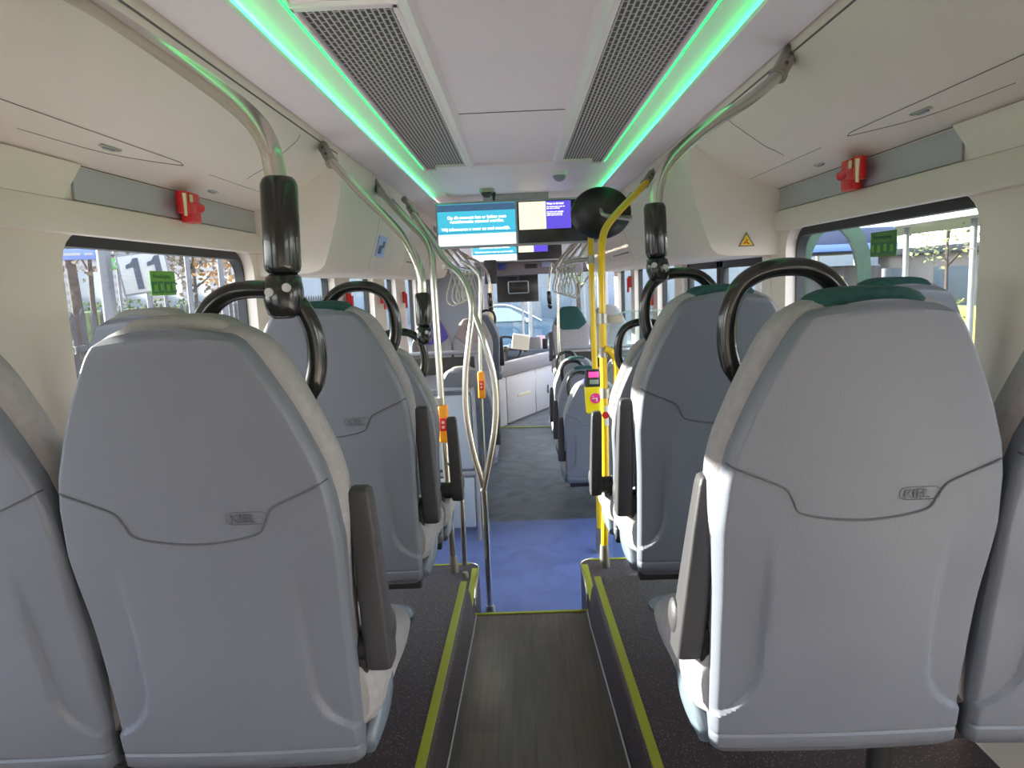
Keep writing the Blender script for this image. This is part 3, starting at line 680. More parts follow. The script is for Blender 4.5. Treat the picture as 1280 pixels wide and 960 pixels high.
# validator
v0 = at(741, 490, 4.48)
t = thing('card_reader', 'yellow card reader with black head and pink logo on the slimmer yellow pole', 'card reader', v0)
def sc(dx, dz): return Vector((dx*4.42/900, 0, -dz*4.42/900))
R = []
for z, W, D in ((-.135, .035, .02), (-.128, .045, .032), (-.05, .050, .036), (.03, .052, .038), (.04, .050, .036)):
    R.append([(p[0], p[1], z) for p in sup(W, 0, D, 0, 24, 5)])
MB().rings(R).build('body', yellowV, t, 50)
R = []
for z, W, D in ((.038, .051, .039), (.06, .051, .040), (.13, .046, .034), (.142, .040, .026)):
    R.append([(p[0], p[1], z) for p in sup(W, 0, D, 0, 24, 5)])
MB().rings(R).build('head', blackm, t, 50)
MB().box((.01, .045, 0), (.04, .05, .12), .006).build('pole_mount', blackm, t)
MB().box((.004, -.0385, .115), (.064, .006, .036), .006).build('card_pad', mat('pink_pad', (.85, .08, .33), .4, emit=(.85, .05, .3), es=.15), t)
MB().box((.006, -.041, .07), (.056, .004, .028), .002).build('display', mat('grey_display', (.30, .36, .30), .3), t)
lg = MB().cyl((.012, -.037, -.035), (.012, -.040, -.035), .033, .033, 30).build('logo', mat('pink_logo', (.80, .03, .25), .4), t)
MB().box((.008, -.041, -.035), (.034, .002, .007), .001).box((.02, -.041, -.045), (.007, .002, .02), .001).box((-.004, -.041, -.021), (.012, .002, .003), .001).build('logo_marks', mat('white_mark', (.85, .82, .84), .4), lg)
# round mirror seen from behind
t = thing('convex_mirror', 'round black backed mirror hanging below the ceiling beside the yellow pole', 'mirror', at(751, 267, 4.2))
R = []; nrm = Vector((-.12, -1, -.22)).normalized(); uu = nrm.cross(Vector((0, 0, 1))).normalized(); vv = uu.cross(nrm)
for k, (r, d) in enumerate(((.165, -.03), (.172, -.02), (.172, -.01), (.165, 0), (.12, .022), (.06, .034), (.01, .037))):
    R.append([tuple(uu*math.cos(2*math.pi*i/48)*r+vv*math.sin(2*math.pi*i/48)*r*.86+nrm*d) for i in range(48)])
MB().rings(R).build('mirror_back', mat('black_mirror_back', (.012, .011, .010), .3), t, 50)
MB().tube([nrm*.04+vv*.03-uu*.0, nrm*.07+Vector((.02, 0, 0)), Vector((.11, -.04, -.03)), Vector((.165, .0, -.03))][0:4], [.01, .012, .014, .02], 10, 4).build('mounting_arm', steel2, t, 50)
# overhead rails with straps
strapM = mat('clear_strap', (.50, .48, .42), .35)
def rail(s, x, z, y0, y1, lab):
    t = thing('overhead_rail', lab, 'rail', (s*x, y0, z))
    MB().tube([(0, 0, 0), (0, y1-y0, 0)], .0165, 12, 4).build('tube', steel, t, 60)
    for k in range(4):
        yy = (y1-y0)*(k+.2)/3.4; MB().tube([(0, yy, 0), (s*.08, yy-.02, .12), (s*(.82-x), yy-.05, CZ-.06-z)], [.014, .012, .016], 10, 3).build('hanger', steel2, t, 50)
    return t
rail(-1, .47, 1.665, 4.6, 8.5, 'left overhead chrome rail carrying the hanging straps')
rail(1, .42, 1.675, 4.9, 8.4, 'right overhead chrome rail carrying the hanging straps')
def strap(first=[None]):
    if first[0] is None:
        t = bpy.data.objects.new('hanging_strap', None); COL.objects.link(t)
        MB().box((0, 0, .0), (.03, .045, .045), .008).build('clip', steel2, t)
        MB().tube([(0, 0, -.02), (-.018, 0, -.08), (-.045, 0, -.17), (-.042, 0, -.225), (0, 0, -.25), (.042, 0, -.225), (.045, 0, -.17), (.018, 0, -.08), (0, 0, -.02)], .0065, 8, 5).build('loop', strapM, t, 60)
        first[0] = t; return t
    return copy_tree(first[0])
for s, x, z, ysx in ((-1, .47, 1.65, (5.2, 5.6, 6.0, 6.5, 7.0, 7.5)), (1, .42, 1.66, (5.5, 5.9, 6.3, 6.8, 7.4, 8.0))):
    for i, y in enumerate(ysx):
        o = strap(); o.location = (s*x, y, z); o.rotation_euler.z = random.uniform(-.5, .5)
        tag(o, 'looped hanging strap on the %s overhead rail, %s from the camera' % ('left' if s < 0 else 'right', ('first', 'second', 'third', 'fourth', 'fifth', 'sixth')[i]), 'strap', 'hanging straps on the overhead rails')
# short chrome pole pairs on the right front
t = thing('grab_pole', 'thin chrome pole on the right in front of the dark green headrest', 'grab pole', (.52, 7.9, ZL+.24))
pole(t, [(.42, 7.9, 1.66), at(697, 350, 7.9), at(699, 440, 7.9), (at(703, 480, 7.9).x, 7.9, 0)], .017)
t = thing('grab_pole', 'chrome pole with black grip hanging over the last low right seats', 'grab pole', (.36, 8.8, 1.3))
pole(t, [(.42, 8.6, 1.68), at(690, 330, 8.7), at(687, 345, 8.8), at(686, 368, 8.8)], .017)
bracket(t, *rel(t, [Vector((.80, 8.6, 2.13)), Vector((.44, 8.6, 1.70))]))
grip(t, *rel(t, [at(686, 364, 8.8), at(687, 378, 8.8), at(688, 386, 8.8)]), 1)

# ------------------------------------------------------------------ monitors
def emis(n, c, e): return mat(n, tuple(v*.3 for v in c), .4, emit=c, es=e*.72)
scr_dark = mat('screen_off', (.02, .018, .018), .25)
cyan = emis('screen_cyan', (.045, .36, .50), .34); cyan2 = emis('screen_deep_blue', (.04, .09, .17), .3); whiteS = emis('screen_white', (.85, .84, .78), .30)
cream = emis('screen_cream', (.80, .80, .58), .30); purple = emis('screen_purple', (.09, .06, .50), .34); txtW = emis('screen_text', (1, 1, 1), .45); pinkL = emis('screen_pink_line', (.75, .5, .42), .3)
def monitor(y, zb, W, H, cx, lab):
    t = thing('monitor', lab, 'screen', (cx, y, zb), 'double passenger information screens')
    k = W/.605
    MB().box((0, .05, H/2), (2*W+.02, .08, H+.02), .006).build('housing', greyP, t)
    MB().box((0, .05, H+.06), (.5, .05, .14), .005).build('mount', greyP, t)
    L = MB().box((-W/2-.003, .008, H/2), (W-.012, .01, H-.014), .001).build('screen', cyan, t)
    MB().box((-W/2-.003, .002, H-.036*k), (W-.012, .004, .05*k)).build('top_band', cyan2, L)
    MB().box((-W/2-.003, .002, .05*k), (W-.012, .004, .086*k)).build('bottom_band', whiteS, L)
    MB().box((-W/2-.003, .001, .107*k), (W-.012, .004, .006*k)).build('line', emis('screen_teal', (.02, .2, .32), .3), L)
    text('screen_text', 'Op dit moment kan er helaas geen\nreisinformatie getoond worden.', .032*k, txtW, L, (-W/2, -.001, H-.118*k), FACE, align='CENTER', bold=.0006, space=.95)
    text('screen_text', 'Wij informeren u weer zo snel mogelijk.', .032*k, txtW, L, (-W/2-.01, -.001, H-.205*k), FACE, align='CENTER', bold=.0006)
    Rr = MB().box((W/2+.003, .008, H/2), (W-.012, .01, H-.014), .001).build('screen', scr_dark, t)
    MB().box((.015*k+.107*k, .002, H-.115*k), (.205*k, .004, .205*k)).build('map_area', cream, Rr)
    MB().tube([(.11*k, -.001, H-.015*k), (.14*k, -.001, H-.06*k), (.16*k, -.001, H-.11*k), (.19*k, -.001, H-.15*k), (.17*k, -.001, H-.21*k)], .0018*k, 5, 3).tube([(.165*k+.01*math.cos(a), -.001, H-.09*k+.01*math.sin(a)) for a in [i*math.pi/4 for i in range(8)]], .0018*k, 5, 2, True).build('map_route', pinkL, Rr)
    MB().box((.225*k+.095*k, .002, H-.115*k), (.19*k, .004, .205*k)).build('info_area', purple, Rr)
    text('screen_text', 'Waar is de bus?', .020*k, txtW, Rr, (.232*k, -.001, H-.038*k), FACE, bold=.0006)
    text('screen_text', 'Op de kaart ziet u waar de\nbus zich nu bevindt.\n\nUw halte en de volgende\nhaltes worden getoond\nzodra deze bekend zijn.', .0125*k, txtW, Rr, (.232*k, -.001, H-.058*k), FACE, bold=.0003)
    return t
monitor(5.6, 1.832, .605, .325, .005, 'large double screen hanging under the ceiling ahead, nearer one showing a cyan notice')
monitor(9.9, 1.832, .605, .325, .0, 'smaller looking double screen behind and below the nearer screen')
# ceiling domes
for px, py, d, w_, lb in ((608, 233, 5.3, 0, 'dark dome camera under the ceiling above the left screen'), (699, 214, 4.6, 1, 'white dome camera under the ceiling beside the right grille')):
    t = thing('dome_camera', lb, 'camera', at(px, py, d))
    z = CZ+.03-t.location.z
    MB().cyl((0, 0, z), (0, 0, z-.03), .055, .05, 24).build('base', ceilM if w_ else steel2, t); MB().sph((0.0, 0, z-.032), .04, (1, 1, .9)).build('dome', darkM if not w_ else cabG, t)
t = thing('ceiling_sensor', 'small black sensor hanging just above the left screen', 'sensor', at(617, 243, 5.45))
z = CZ+.03-t.location.z
MB().cyl((0, 0, z), (0, 0, -.01), .008, .008, 10).box((0, 0, 0), (.03, .03, .03), .006).cyl((0, 0, -.01), (0, 0, -.045), .012, .009, 10).build('body', blackm, t)

# ------------------------------------------------------------------ red emergency hammers, stickers
def hammer(p, s, lab, big=True, rz=0):
    t = thing('emergency_hammer', lab, 'hammer', p, 'red emergency hammer holders', rz)
    if big: t.scale = (1.25, 1.25, 1.25)
    if big:
        MB().box((-s*.004, .004, 0), (.034, .066, .084), .007).box((-s*.012, -.040, .006), (.036, .060, .048), .008).build('holder', red, t)
        MB().cyl((-s*.02, -.085, .015), (-s*.02, .035, .002), .010, .013, 12).cyl((-s*.02, -.080, -.022), (-s*.02, -.080, .036), .016, .016, 12).build('handle', red, t)
        MB().cyl((-s*.03, -.088, -.03), (-s*.03, -.088, .03), .005, .007, 8).box((-s*.034, -.055, .02), (.004, .018, .02), .001).build('metal_tip', mat('hammer_tip', (.7, .62, .4), .4, metal=.6), t)
    else:
        MB().box((0, 0, 0), (.03, .06, .12), .008).build('holder', red, t); MB().cyl((-s*.02, 0, -.11), (-s*.02, 0, .04), .012, .012, 10).build('handle', red, t)
    return t
hammer((-1.165, 2.62, 1.858), -1, 'red emergency hammer above the nearest left window')
hammer((1.165, 2.56, 1.865), 1, 'red emergency hammer above the nearest right window')
hammer((-1.18, 5.02, 1.46), -1, 'red hammer on the left pillar between the first far windows', False)
hammer((-1.18, 6.25, 1.47), -1, 'red hammer on the left pillar between the second far windows', False)
hammer((-1.18, 7.45, 1.44), -1, 'red hammer on the left pillar farthest ahead', False)
hammer((1.18, 7.72, 1.50), 1, 'red hammer on the far right pillar seen through the glass screen', False)
hammer((1.18, 6.48, 1.35), 1, 'lower red hammer on the right pillar beside the last low seat', False)
# warning triangle on the box face
t = thing('warning_sticker', 'yellow warning triangle sticker on the right duct box end', 'sticker', at(933, 302, 3.378))
tri = lambda r: [(r*math.cos(math.radians(a)), r*math.sin(math.radians(a))) for a in (90, 210, 330)]
MB().prism(tri(.043), 'y', -.002, 0).build('border', seamM, t, 0); MB().prism(tri(.034), 'y', -.0028, -.001).build('face', mat('warning_yellow', (.85, .52, .01), .4), t, 0)
MB().tube([(-.012, -.003, -.010), (-.004, -.003, -.001), (.004, -.003, -.006), (.012, -.003, -.010)], .003, 6, 2).sph((.002, -.003, .006), .004).build('pictogram', mat('warning_red', (.5, .06, .02), .5), t)
# window stickers
gs = mat('green_sticker', (.13, .34, .03), .5); gd = mat('dark_green_print', (.02, .13, .06), .5)
for s, (yy, zz) in ((-1, (2.60, 1.597)), (1, (2.56, 1.627))):
    t = thing('window_sticker', 'green emergency exit sticker on the nearest %s window' % ('left' if s < 0 else 'right'), 'sticker', (s*(XW+.064), yy, zz), 'green stickers on the rear windows')
    t.scale = (1, .95, .82)
    MB().box((0, 0, 0), (.002, .19, .105)).build('sheet', gs if s < 0 else mat('green_sticker_dark', (.06, .18, .035), .5), t, 0)
    mb = MB()
    for k in range(4): mb.box((-s*.0016, -.07+.047*k, -.018), (.001, .039, .052))
    b = mb.build('panels', gd, t, 0)
    mb = MB()
    for k in range(4): mb.box((-s*.0024, -.07+.047*k+.004, -.02+.004*(k % 2)), (.001, .022, .03))
    mb.build('print_pattern', gs, b, 0)
    tx = text('sticker_text', 'Nooduitgang', .026, gd, t, (-s*.0018, -.078 if s < 0 else .078, .022), (math.pi/2, 0, math.pi/2 if s < 0 else -math.pi/2), .0004)
RS = Matrix.Rotation(math.atan2(.045, .14), 3, 'Y')
r_ = ray(476, 294); p_ = Vector(EYE+r_*(-.842/r_[0]))
t = thing('duct_sticker', 'small blue and white picture sticker high on the left duct box', 'sticker', (-.8435, p_.y, 1.80))
MB().box((.0, 0, 0), (.004, .26, .13), rot=RS).build('sheet', mat('pale_blue_sticker', (.34, .48, .80), .5), t, 0)
MB().box(RS @ Vector((.003, -.03, -.02)), (.002, .10, .05), rot=RS).box(RS @ Vector((.003, .05, .015)), (.002, .05, .04), rot=RS).box(RS @ Vector((.003, .0, .0)), (.002, .05, .02), rot=RS).build('picture', mat('navy_print', (.03, .05, .16), .5), t, 0)

# ------------------------------------------------------------------ front: cab, dash, windscreen
t = thing('driver_cab_partition', 'grey blue partition panel behind the driver cab on the left', 'partition', (-.83, 9.05, ZL))
MB().box((-.02, 0, 1.12), (.80, .04, 1.75), .01).build('panel', cabB, t); MB().box((-.02, -.03, 1.10), (.80, .04, .05), .01).build('rail', cabG, t)
MB().box((-.02, -.03, .9), (.80, .02, .30), .01).build('dark_strip', darkM, t)
# rails and dark racks behind the rear-facing seats
for x, y, L, lab in ((-.82, 6.98, .80, 'dark horizontal guard rail across the left front seats'), (.82, 7.55, .80, 'dark horizontal guard rail across the right front seats')):
    t = thing('guard_rail', lab, 'rail', (x, y, ZL)); zz = 1.55-(437-352)/900*y-ZL
    MB().tube([(-L/2, 0, zz), (L/2, 0, zz)], .02, 10, 2).build('bar', cabG, t)
    MB().box((0, .03, zz-.13), (L*.9, .03, .17), .02).build('pad', darkM, t)
    for q in (-1, 1): MB().tube([(q*L/2*.97, 0, 0), (q*L/2*.97, 0, zz)], .015, 10, 2).build('post', cabG, t)
t = thing('driver_cab_door', 'white panelled cab door and counter beside the steering wheel', 'cab door', (-.22, 9.0, ZL))
dv = Vector((.66, 1.25, 0)); L = dv.length; ang = math.atan2(dv.y, dv.x); R = Matrix.Rotation(ang, 3, 'Z')
def cabbox(u0, u1, z0, z1, off, th, bev=.008):
    c = R @ Vector(((u0+u1)/2*L, off, (z0+z1)/2)); return c, ((u1-u0)*L, th, z1-z0)
def cb(name, u0, u1, z0, z1, off, th, m, par=t, bev=.008):
    c, d = cabbox(u0, u1, z0, z1, off, th); return MB().box(c, d, bev, 2, R).build(name, m, par)
cb('door_panel', .0, .56, .0, .61, 0, .05, cabM); cb('door_panel', .575, 1.0, .0, .61, 0, .05, cabM)
cb('door_panel', -.14, -.015, .0, .61, 0, .05, cabM)
cb('counter_top', -.14, 1.02, .62, .79, 0, .12, cabG); lbp = cb('label_plate', .20, .45, .30, .34, -.028, .006, mat('yellow_white_label', (.72, .66, .45), .5)); cb('door_handle', .82, .85, .22, .34, -.03, .012, seamM)
cb('kick_plate', -.01, 1.0, -.0, .02, -.02, .05, seamM)
t = thing('steering_wheel', 'dark steering wheel behind the cab counter', 'steering wheel', at(632, 437, 9.9))
nn = Vector((0, -1, .75)).normalized(); a1 = Vector((1, 0, 0)); a2 = nn.cross(a1)
MB().tube([a1*math.cos(a)*.21+a2*math.sin(a)*.21 for a in [i*math.pi/8 for i in range(16)]], .016, 10, 2, True).build('rim', blackm, t, 60)
MB().tube([-a1*.2, Vector((0, 0, 0)), a1*.2], .015, 8, 2).tube([Vector((0, 0, 0)), a2*-.2], .015, 8, 2).sph((0, 0, 0), .05).build('spokes', darkM, t); MB().tube([(0, 0, 0), -nn*.35+Vector((0, 0, -.1))], .03, 10, 1).build('column', darkM, t)
t = thing('ticket_machine', 'white and grey ticket machine on the cab counter', 'ticket machine', at(656, 438, 9.8))
MB().box((-.05, 0, .12), (.24, .2, .2), .02, rot=Matrix.Rotation(.15, 3, 'Y')).build('body', mat('warm_white_plastic', (.80, .76, .64), .4), t); MB().box((.14, -.03, .10), (.16, .12, .17), .02).build('side_unit', cabG, t); MB().cyl((0, 0, -.02), (0, 0, .03), .03, .03).build('foot', darkM, t)
MB().box((.28, 0, .08), (.07, .08, .14), .01).build('card_slot', blackm, t)
t = thing('dashboard', 'dark driver dashboard with small controls under the windscreen', 'dashboard', (-.35, 10.5, ZL))
MB().prism([(-.85, 0), (.85, 0), (.85, .80), (-.85, .82)], 'y', -.1, .55).box((0, -.15, .77), (1.7, .2, .10), .03).build('body', mat('dash_blue_grey', (.07, .09, .12), .45), t)
mb = MB()
for i in range(22): mb.box((-.3+.055*i+random.uniform(-.02, .02), -.2, .83+random.uniform(-.01, .02)), (.04, .04, .02+random.uniform(0, .03)), .004)
mb.box((.1, .1, .84), (1.5, .3, .03), .01).box((.25, -.2, .86), (.16, .05, .10), .01).box((-.05, -.22, .85), (.12, .05, .08), .01)
mb.build('controls', mat('pale_blue_controls', (.32, .42, .54), .4), t)
o = MB().box((0, 0, 0), (.13, .02, .20), .01).build('notice_card', mat('pink_notice', (.8, .55, .6), .5)); o.location = at(676, 426, 10.45); o.location.z = .66; tag(o, 'small pink and white notice card on the dashboard', 'card')
t = thing('driver_seat_side', 'x', 'seat'); bpy.data.objects.remove(t)
# windscreen wall
mb = MB()
YF = 11.2
mb.box((0, YF-.35, 1.93), (2.5, .7, .56), .03).box((0, YF, -.05), (2.6, .1, 1.2)).box((-1.28, YF-.1, 1.0), (.14, .25, 2.5)).box((1.28, YF-.1, 1.0), (.14, .25, 2.5))
struct('wall_front', mb, greyP)
struct('trim_20', MB().box((0, YF-.72, 1.72), (2.4, .04, .14), .01), darkM)
w0 = thing('window_14', None, None); w0['kind'] = 'structure'; MB().box((0, YF, 1.1), (2.4, .006, 1.2)).build('pane', glassW, w0, smooth=0)
MB().box((.05, YF-.01, 1.1), (.03, .03, 1.2)).build('window_frame', cabM, w0)
t = thing('cab_side_panel', 'narrow cream panel with sunlight painted into its colour, left of the windscreen beyond the cab partition', 'panel', (-.50, 10.43, ZL))
MB().box((0, 0, 1.36), (.26, .04, 1.0), .01).build('panel', mat('cream_painted_sunlit', (.72, .60, .34), .6), t); MB().box((.02, -.04, 1.36), (.07, .05, 1.0), .01).build('post', cabG, t)  # high cream colour carries the sunlight on this panel
t = thing('sun_blind', 'dark roller sun blind half drawn over the left of the windscreen', 'sun blind', at(647, 360, 10.9))
MB().box((0, 0, -.0), (.62, .012, .40), .003).build('fabric', scr_dark, t); MB().cyl((-.31, 0, .2), (.31, 0, .2), .03).build('roller', blackm, t); MB().box((0, 0, -.2), (.62, .02, .02), .005).build('bottom_bar', blackm, t)
t = thing('interior_mirror', 'rectangular inside rear view mirror in front of the sun blind', 'mirror', at(648, 359, 10.4))
MB().box((0, 0, 0), (.30, .05, .18), .03, 3).build('housing', mat('pale_mirror_frame', (.22, .25, .25), .3), t); MB().box((0.0, -.027, 0), (.27, .006, .15), .03).build('glass', scr_dark, t); MB().tube([(0, 0, .08), (0, 0, .25), (0, .25, .30)], .008, 8, 3).build('stem', blackm, t)
t = thing('front_header', 'grey header panel over the windscreen with clock and blue stickers', 'panel', at(660, 333, 9.98))
MB().box((0, .04, -.0), (1.5, .06, .22), .02).build('panel', mat('mauve_grey_panel', (.16, .14, .16), .5), t)
MB().box((.04, .0, 0), (.17, .02, .055), .025, 3).build('clock', scr_dark, t); MB().box((-.36, .0, .01), (.10, .012, .08), .004).build('sticker', mat('navy_sticker', (.03, .06, .30), .5), t); MB().box((.25, .0, .02), (.13, .012, .08), .004).build('sticker', mat('pale_sticker', (.20, .24, .36), .5), t)
t = thing('side_panel_dark', 'dark panel at the left of the windscreen header', 'panel', at(613, 340, 9.85))
MB().box((0, .05, 0), (.17, .05, .32), .01).build('panel', darkM, t)

# ------------------------------------------------------------------ outside
GZ = -.62
def ground_mat():
    return speckle('grey_asphalt', (.20, .19, .18), (.28, .27, .25), 40, .3, .9, cloud=.2)
struct('ground', MB().box((0, 15, GZ-.05), (160, 160, .1)), ground_mat(), 'grey paved ground outside the bus')
# fence, left
fw = mat('weathered_grey_wood', (.045, .038, .04), .8, var=.3, scale=3)
t = thing('picket_fence', 'grey wooden picket fence beyond the left windows', 'fence', (-6.6, 14, GZ))
mb = MB(); n = 0
yy = -7.0
mb2 = MB()
for i in range(70):
    y = -4.5+i*.27; hh = 2.02+random.uniform(-.03, .03)
    mb2.prism([(y-.06, 0), (y+.06, 0), (y+.06, hh-.08), (y, hh), (y-.06, hh-.08)], 'x', -.015, .015)
o = mb2.build('pickets', fw, t, 0); o['kind'] = 'stuff'
MB().box((.04, 4.9, .5), (.04, 19, .09)).box((.04, 4.9, 1.45), (.04, 19, .09)).build('rails', fw, t)
# sign 11
post = mat('grey_post', (.085, .085, .10), .5); sgn = mat('white_sign', (.22, .22, .225), .5); ink = mat('navy_ink', (.012, .02, .04), .5)
c = at(181, 341, 9.0)
t = thing('bay_sign', 'tilted white sign board reading 11 on a post outside the left window', 'sign', c, None, .42)
Rt = Matrix.Rotation(-.12, 3, 'Y')
MB().box((0, 0, 0), (.56, .04, .50), .006, rot=Rt).build('frame', post, t); MB().box((0, -.022, 0), (.52, .01, .46), .004, rot=Rt).build('board', sgn, t)
for dx in (-.125, .115):
    MB().prism([(dx+.015, -.19), (dx+.085, -.19), (dx+.085, .19), (dx+.03, .19), (dx-.005, .14), (dx-.065, .12), (dx-.065, .075), (dx+.015, .09)], 'y', -.035, -.024).build('digit', ink, t, 0).rotation_euler = (0, -.12, 0)
MB().cyl((0.02, .04, .2), (.02, .04, GZ-c.z), .035).build('post', post, t)
c = at(146, 330, 10.5)
t = thing('stop_sign_board', 'small green sign with a white letter beside the bay sign', 'sign', c, None, .42)
MB().box((0, 0, 0), (.16, .03, .16), .004).build('board', mat('green_sign', (.05, .2, .04), .5), t); text('letter', 'G', .13, sgn, t, (0, -.018, -.045), FACE, .002, 'CENTER', .004); MB().cyl((0, .03, 0), (0, .03, GZ-c.z), .02).build('post', post, t)
c = at(92, 318, 9.5)
t = thing('name_board', 'pale blue name board high up outside the left window', 'sign', c, None, .42)
MB().box((0, 0, 0), (.55, .03, .14), .004).build('board', mat('pale_blue_board', (.10, .14, .34), .5), t)
MB().box((-.19, -.018, 0), (.06, .006, .06)).box((-.02, -.018, .0), (.20, .006, .035)).box((.17, -.018, 0), (.1, .006, .035)).build('marks', sgn, t); MB().cyl((-.24, .03, 0), (-.24, .03, GZ-c.z), .02).build('post', post, t)
for px, d, r, h, m, lb in ((133, 9.0, .085, 5, post, 'thick pale grey mast outside the left window beside the bay sign'), (236, 13.0, .05, 4.5, post, 'thin grey lamp mast outside, right of the bay sign'), (277, 14.0, .06, 4.5, post, 'grey mast outside near the far edge of the left window'), (205, 15.5, .04, 4.2, post, 'slim pole outside behind the bay sign')):
    p = at(px, 350, d); o = MB().cyl((0, 0, 0), (0, 0, h), r, r*.85, 16).cyl((0, 0, 0), (0, 0, .1), r*1.6, r*1.6, 16).build('lamp_mast', m); o.location = (p.x, p.y, GZ); tag(o, lb, 'mast')
# trees
def tree(px, d, h, cr, colr, lb, sd_=1, rad=None, side_x=None, trunk=.1):
    p = at(px, 350, d); t = thing('tree', lb, 'tree', (p.x, p.y, GZ), 'trees outside the bus')
    rnd = random.Random(int(px*7+d))
    mb = MB().tube([(0, 0, 0), (rnd.uniform(-.1, .1), 0, h*.3), (rnd.uniform(-.15, .15), 0, h*.65)], [trunk, trunk*.8, trunk*.5], 10, 3)
    for i in range(7):
        a = rnd.uniform(0, 6.28); z0 = h*rnd.uniform(.35, .6); mb.tube([(0, 0, z0), (math.cos(a)*cr*.4, math.sin(a)*cr*.4, z0+h*.13), (math.cos(a)*cr*.75, math.sin(a)*cr*.75, z0+h*.22)], [trunk*.4, trunk*.25, trunk*.1], 6, 2)
    mb.build('trunk', mat('bark', (.055, .038, .032), .9, var=.3, scale=12), t)
    vs = []; fs = []
    for i in range(700):
        while True:
            q = Vector((rnd.uniform(-1, 1), rnd.uniform(-1, 1), rnd.uniform(-1, 1)))
            if q.length < 1: break
        c = Vector((q.x*cr, q.y*cr, h*.68+q.z*h*.32)); a = Vector((rnd.uniform(-1, 1), rnd.uniform(-1, 1), rnd.uniform(-1, 1))).normalized(); b = a.orthogonal().normalized(); sz = cr*rnd.uniform(.035, .07)
        k = len(vs); vs += [c-a*sz, c-b*sz*.6, c+a*sz, c+b*sz*.6]; fs.append((k, k+1, k+2, k+3))
    MB().add(vs, fs).build('foliage', colr, t, 0, False)
lo = mat('orange_leaves', (.24, .115, .03), .8, var=.4, scale=3); lg_ = mat('pale_green_leaves', (.15, .165, .06), .8, var=.4, scale=3); lb_ = mat('brownish_leaves', (.16, .125, .09), .8, var=.4, scale=3)
tree(306, 23, 5.0, 1.6, lo, 'orange autumn tree outside at the far edge of the left window')
tree(90, 12.2, 7, 1.3, lb_, 'brown trunked tree outside at the near edge of the left window', trunk=.11)
tree(116, 16, 7, 1.3, lb_, 'thin bare looking tree behind the fence near the grey mast', trunk=.07)
tree(240, 30, 6, 2.4, lb_, 'hazy brown tree in the distance left of the bus')
tree(1184, 21.0, 5.4, 1.5, lg_, 'pale green tree with thin trunk outside the right window', trunk=.06)
tree(1275, 8.2, 5, .7, lb_, 'taller tree at the near edge of the right window')
tree(725, 27, 5, 1.4, lg_, 'tree seen through the front windscreen on the right')
# hedges
def hedge(loc, dim, lb, m):
    t = thing('hedge', lb, 'hedge', loc); rnd = random.Random(3); vs = []; fs = []
    for i in range(3500):
        c = Vector((rnd.uniform(-.5, .5)*dim[0], rnd.uniform(-.5, .5)*dim[1], rnd.uniform(0, 1)*dim[2])); a = Vector((rnd.uniform(-1, 1), rnd.uniform(-1, 1), rnd.uniform(-1, 1))).normalized(); b = a.orthogonal().normalized(); sz = rnd.uniform(.04, .09)
        k = len(vs); vs += [c-a*sz, c-b*sz*.6, c+a*sz, c+b*sz*.6]; fs.append((k, k+1, k+2, k+3))
    MB().add(vs, fs).build('foliage', m, t, 0, False); MB().box((0, 0, dim[2]*.45), (dim[0]*.9, dim[1]*.98, dim[2]*.85), .1).build('core', m, t)
hg = mat('hedge_leaves', (.085, .11, .03), .8, var=.4, scale=3)
hedge((-12.4, 14, GZ), (.8, 26, 2.1), 'green hedge behind the picket fence on the left', hg)
hedge((10.2, 13, GZ), (.9, 24, 1.35), 'low yellow green hedge outside the right window', mat('yellow_hedge', (.16, .17, .035), .8, var=.3, scale=3))
struct('ground_lawn', MB().box((11, 12, GZ+.02), (5, 40, .04)), mat('grass', (.12, .18, .04), .9, var=.3, scale=4), 'strip of bright grass on the right')
# buildings left and right, shelter
bw = brick('pale_facade', (.20, .17, .165), (.17, .15, .15), (.24, .22, .22), .5, .2, .01, swap=False, rough=.8)
def building(name, loc, dim, lb, m, rows, cols, face='x', cat='building', winm=None):
    t = thing(name, lb, cat, loc); MB().box((0, 0, dim[2]/2), dim, .02).build('walls', m, t); MB().box((0, 0, dim[2]+.1), (dim[0]+.4, dim[1]+.4, .25), .02).build('roof', post, t)
    wm = winm or mat('building_window', (.12, .14, .16), .15)
    for r in range(rows):
        for c in range(cols):
            u = -.5+(c+.5)/cols; z = dim[2]*(r+.55)/rows
            if face == 'x':
                sx = -1 if loc[0] > 0 else 1
                MB().box((sx*dim[0]/2, u*dim[1], z), (.08, dim[1]/cols*.55, dim[2]/rows*.5), .01).build('window', wm, t)
            else: MB().box((u*dim[0], -dim[1]/2, z), (dim[0]/cols*.6, .08, dim[2]/rows*.55), .01).build('window', wm, t)
    return t
building('low_building', (-24, 46, GZ), (6, 50, 4.4), 'pale low building far behind the left fence', bw, 1, 12)
building('station_building', (17.5, 16, GZ), (5, 30, 2.6), 'pale building across the road outside the right window', mat('pale_wall', (.22, .185, .165), .8, var=.1, scale=.6), 1, 8)
building('front_building', (2.5, 31, GZ), (24, 3, 9), 'blue grey glazed building ahead through the windscreen', mat('blue_grey_wall', (.20, .225, .26), .7), 4, 12, 'y', winm=mat('pale_glazing', (.11, .15, .20), .3))
t = thing('bus_shelter', 'long flat roofed shelter on white posts outside the right window', 'shelter', (8.0, 13, GZ))
MB().box((0, 0, 2.95), (2.2, 16, .16), .03).build('roof', mat('pale_roof', (.22, .22, .25), .5), t)
for k in range(8):
    MB().cyl((-.6, -7.2+k*2.05, 0), (-.6, -7.2+k*2.05, 2.9), .05).build('post', sgn, t)
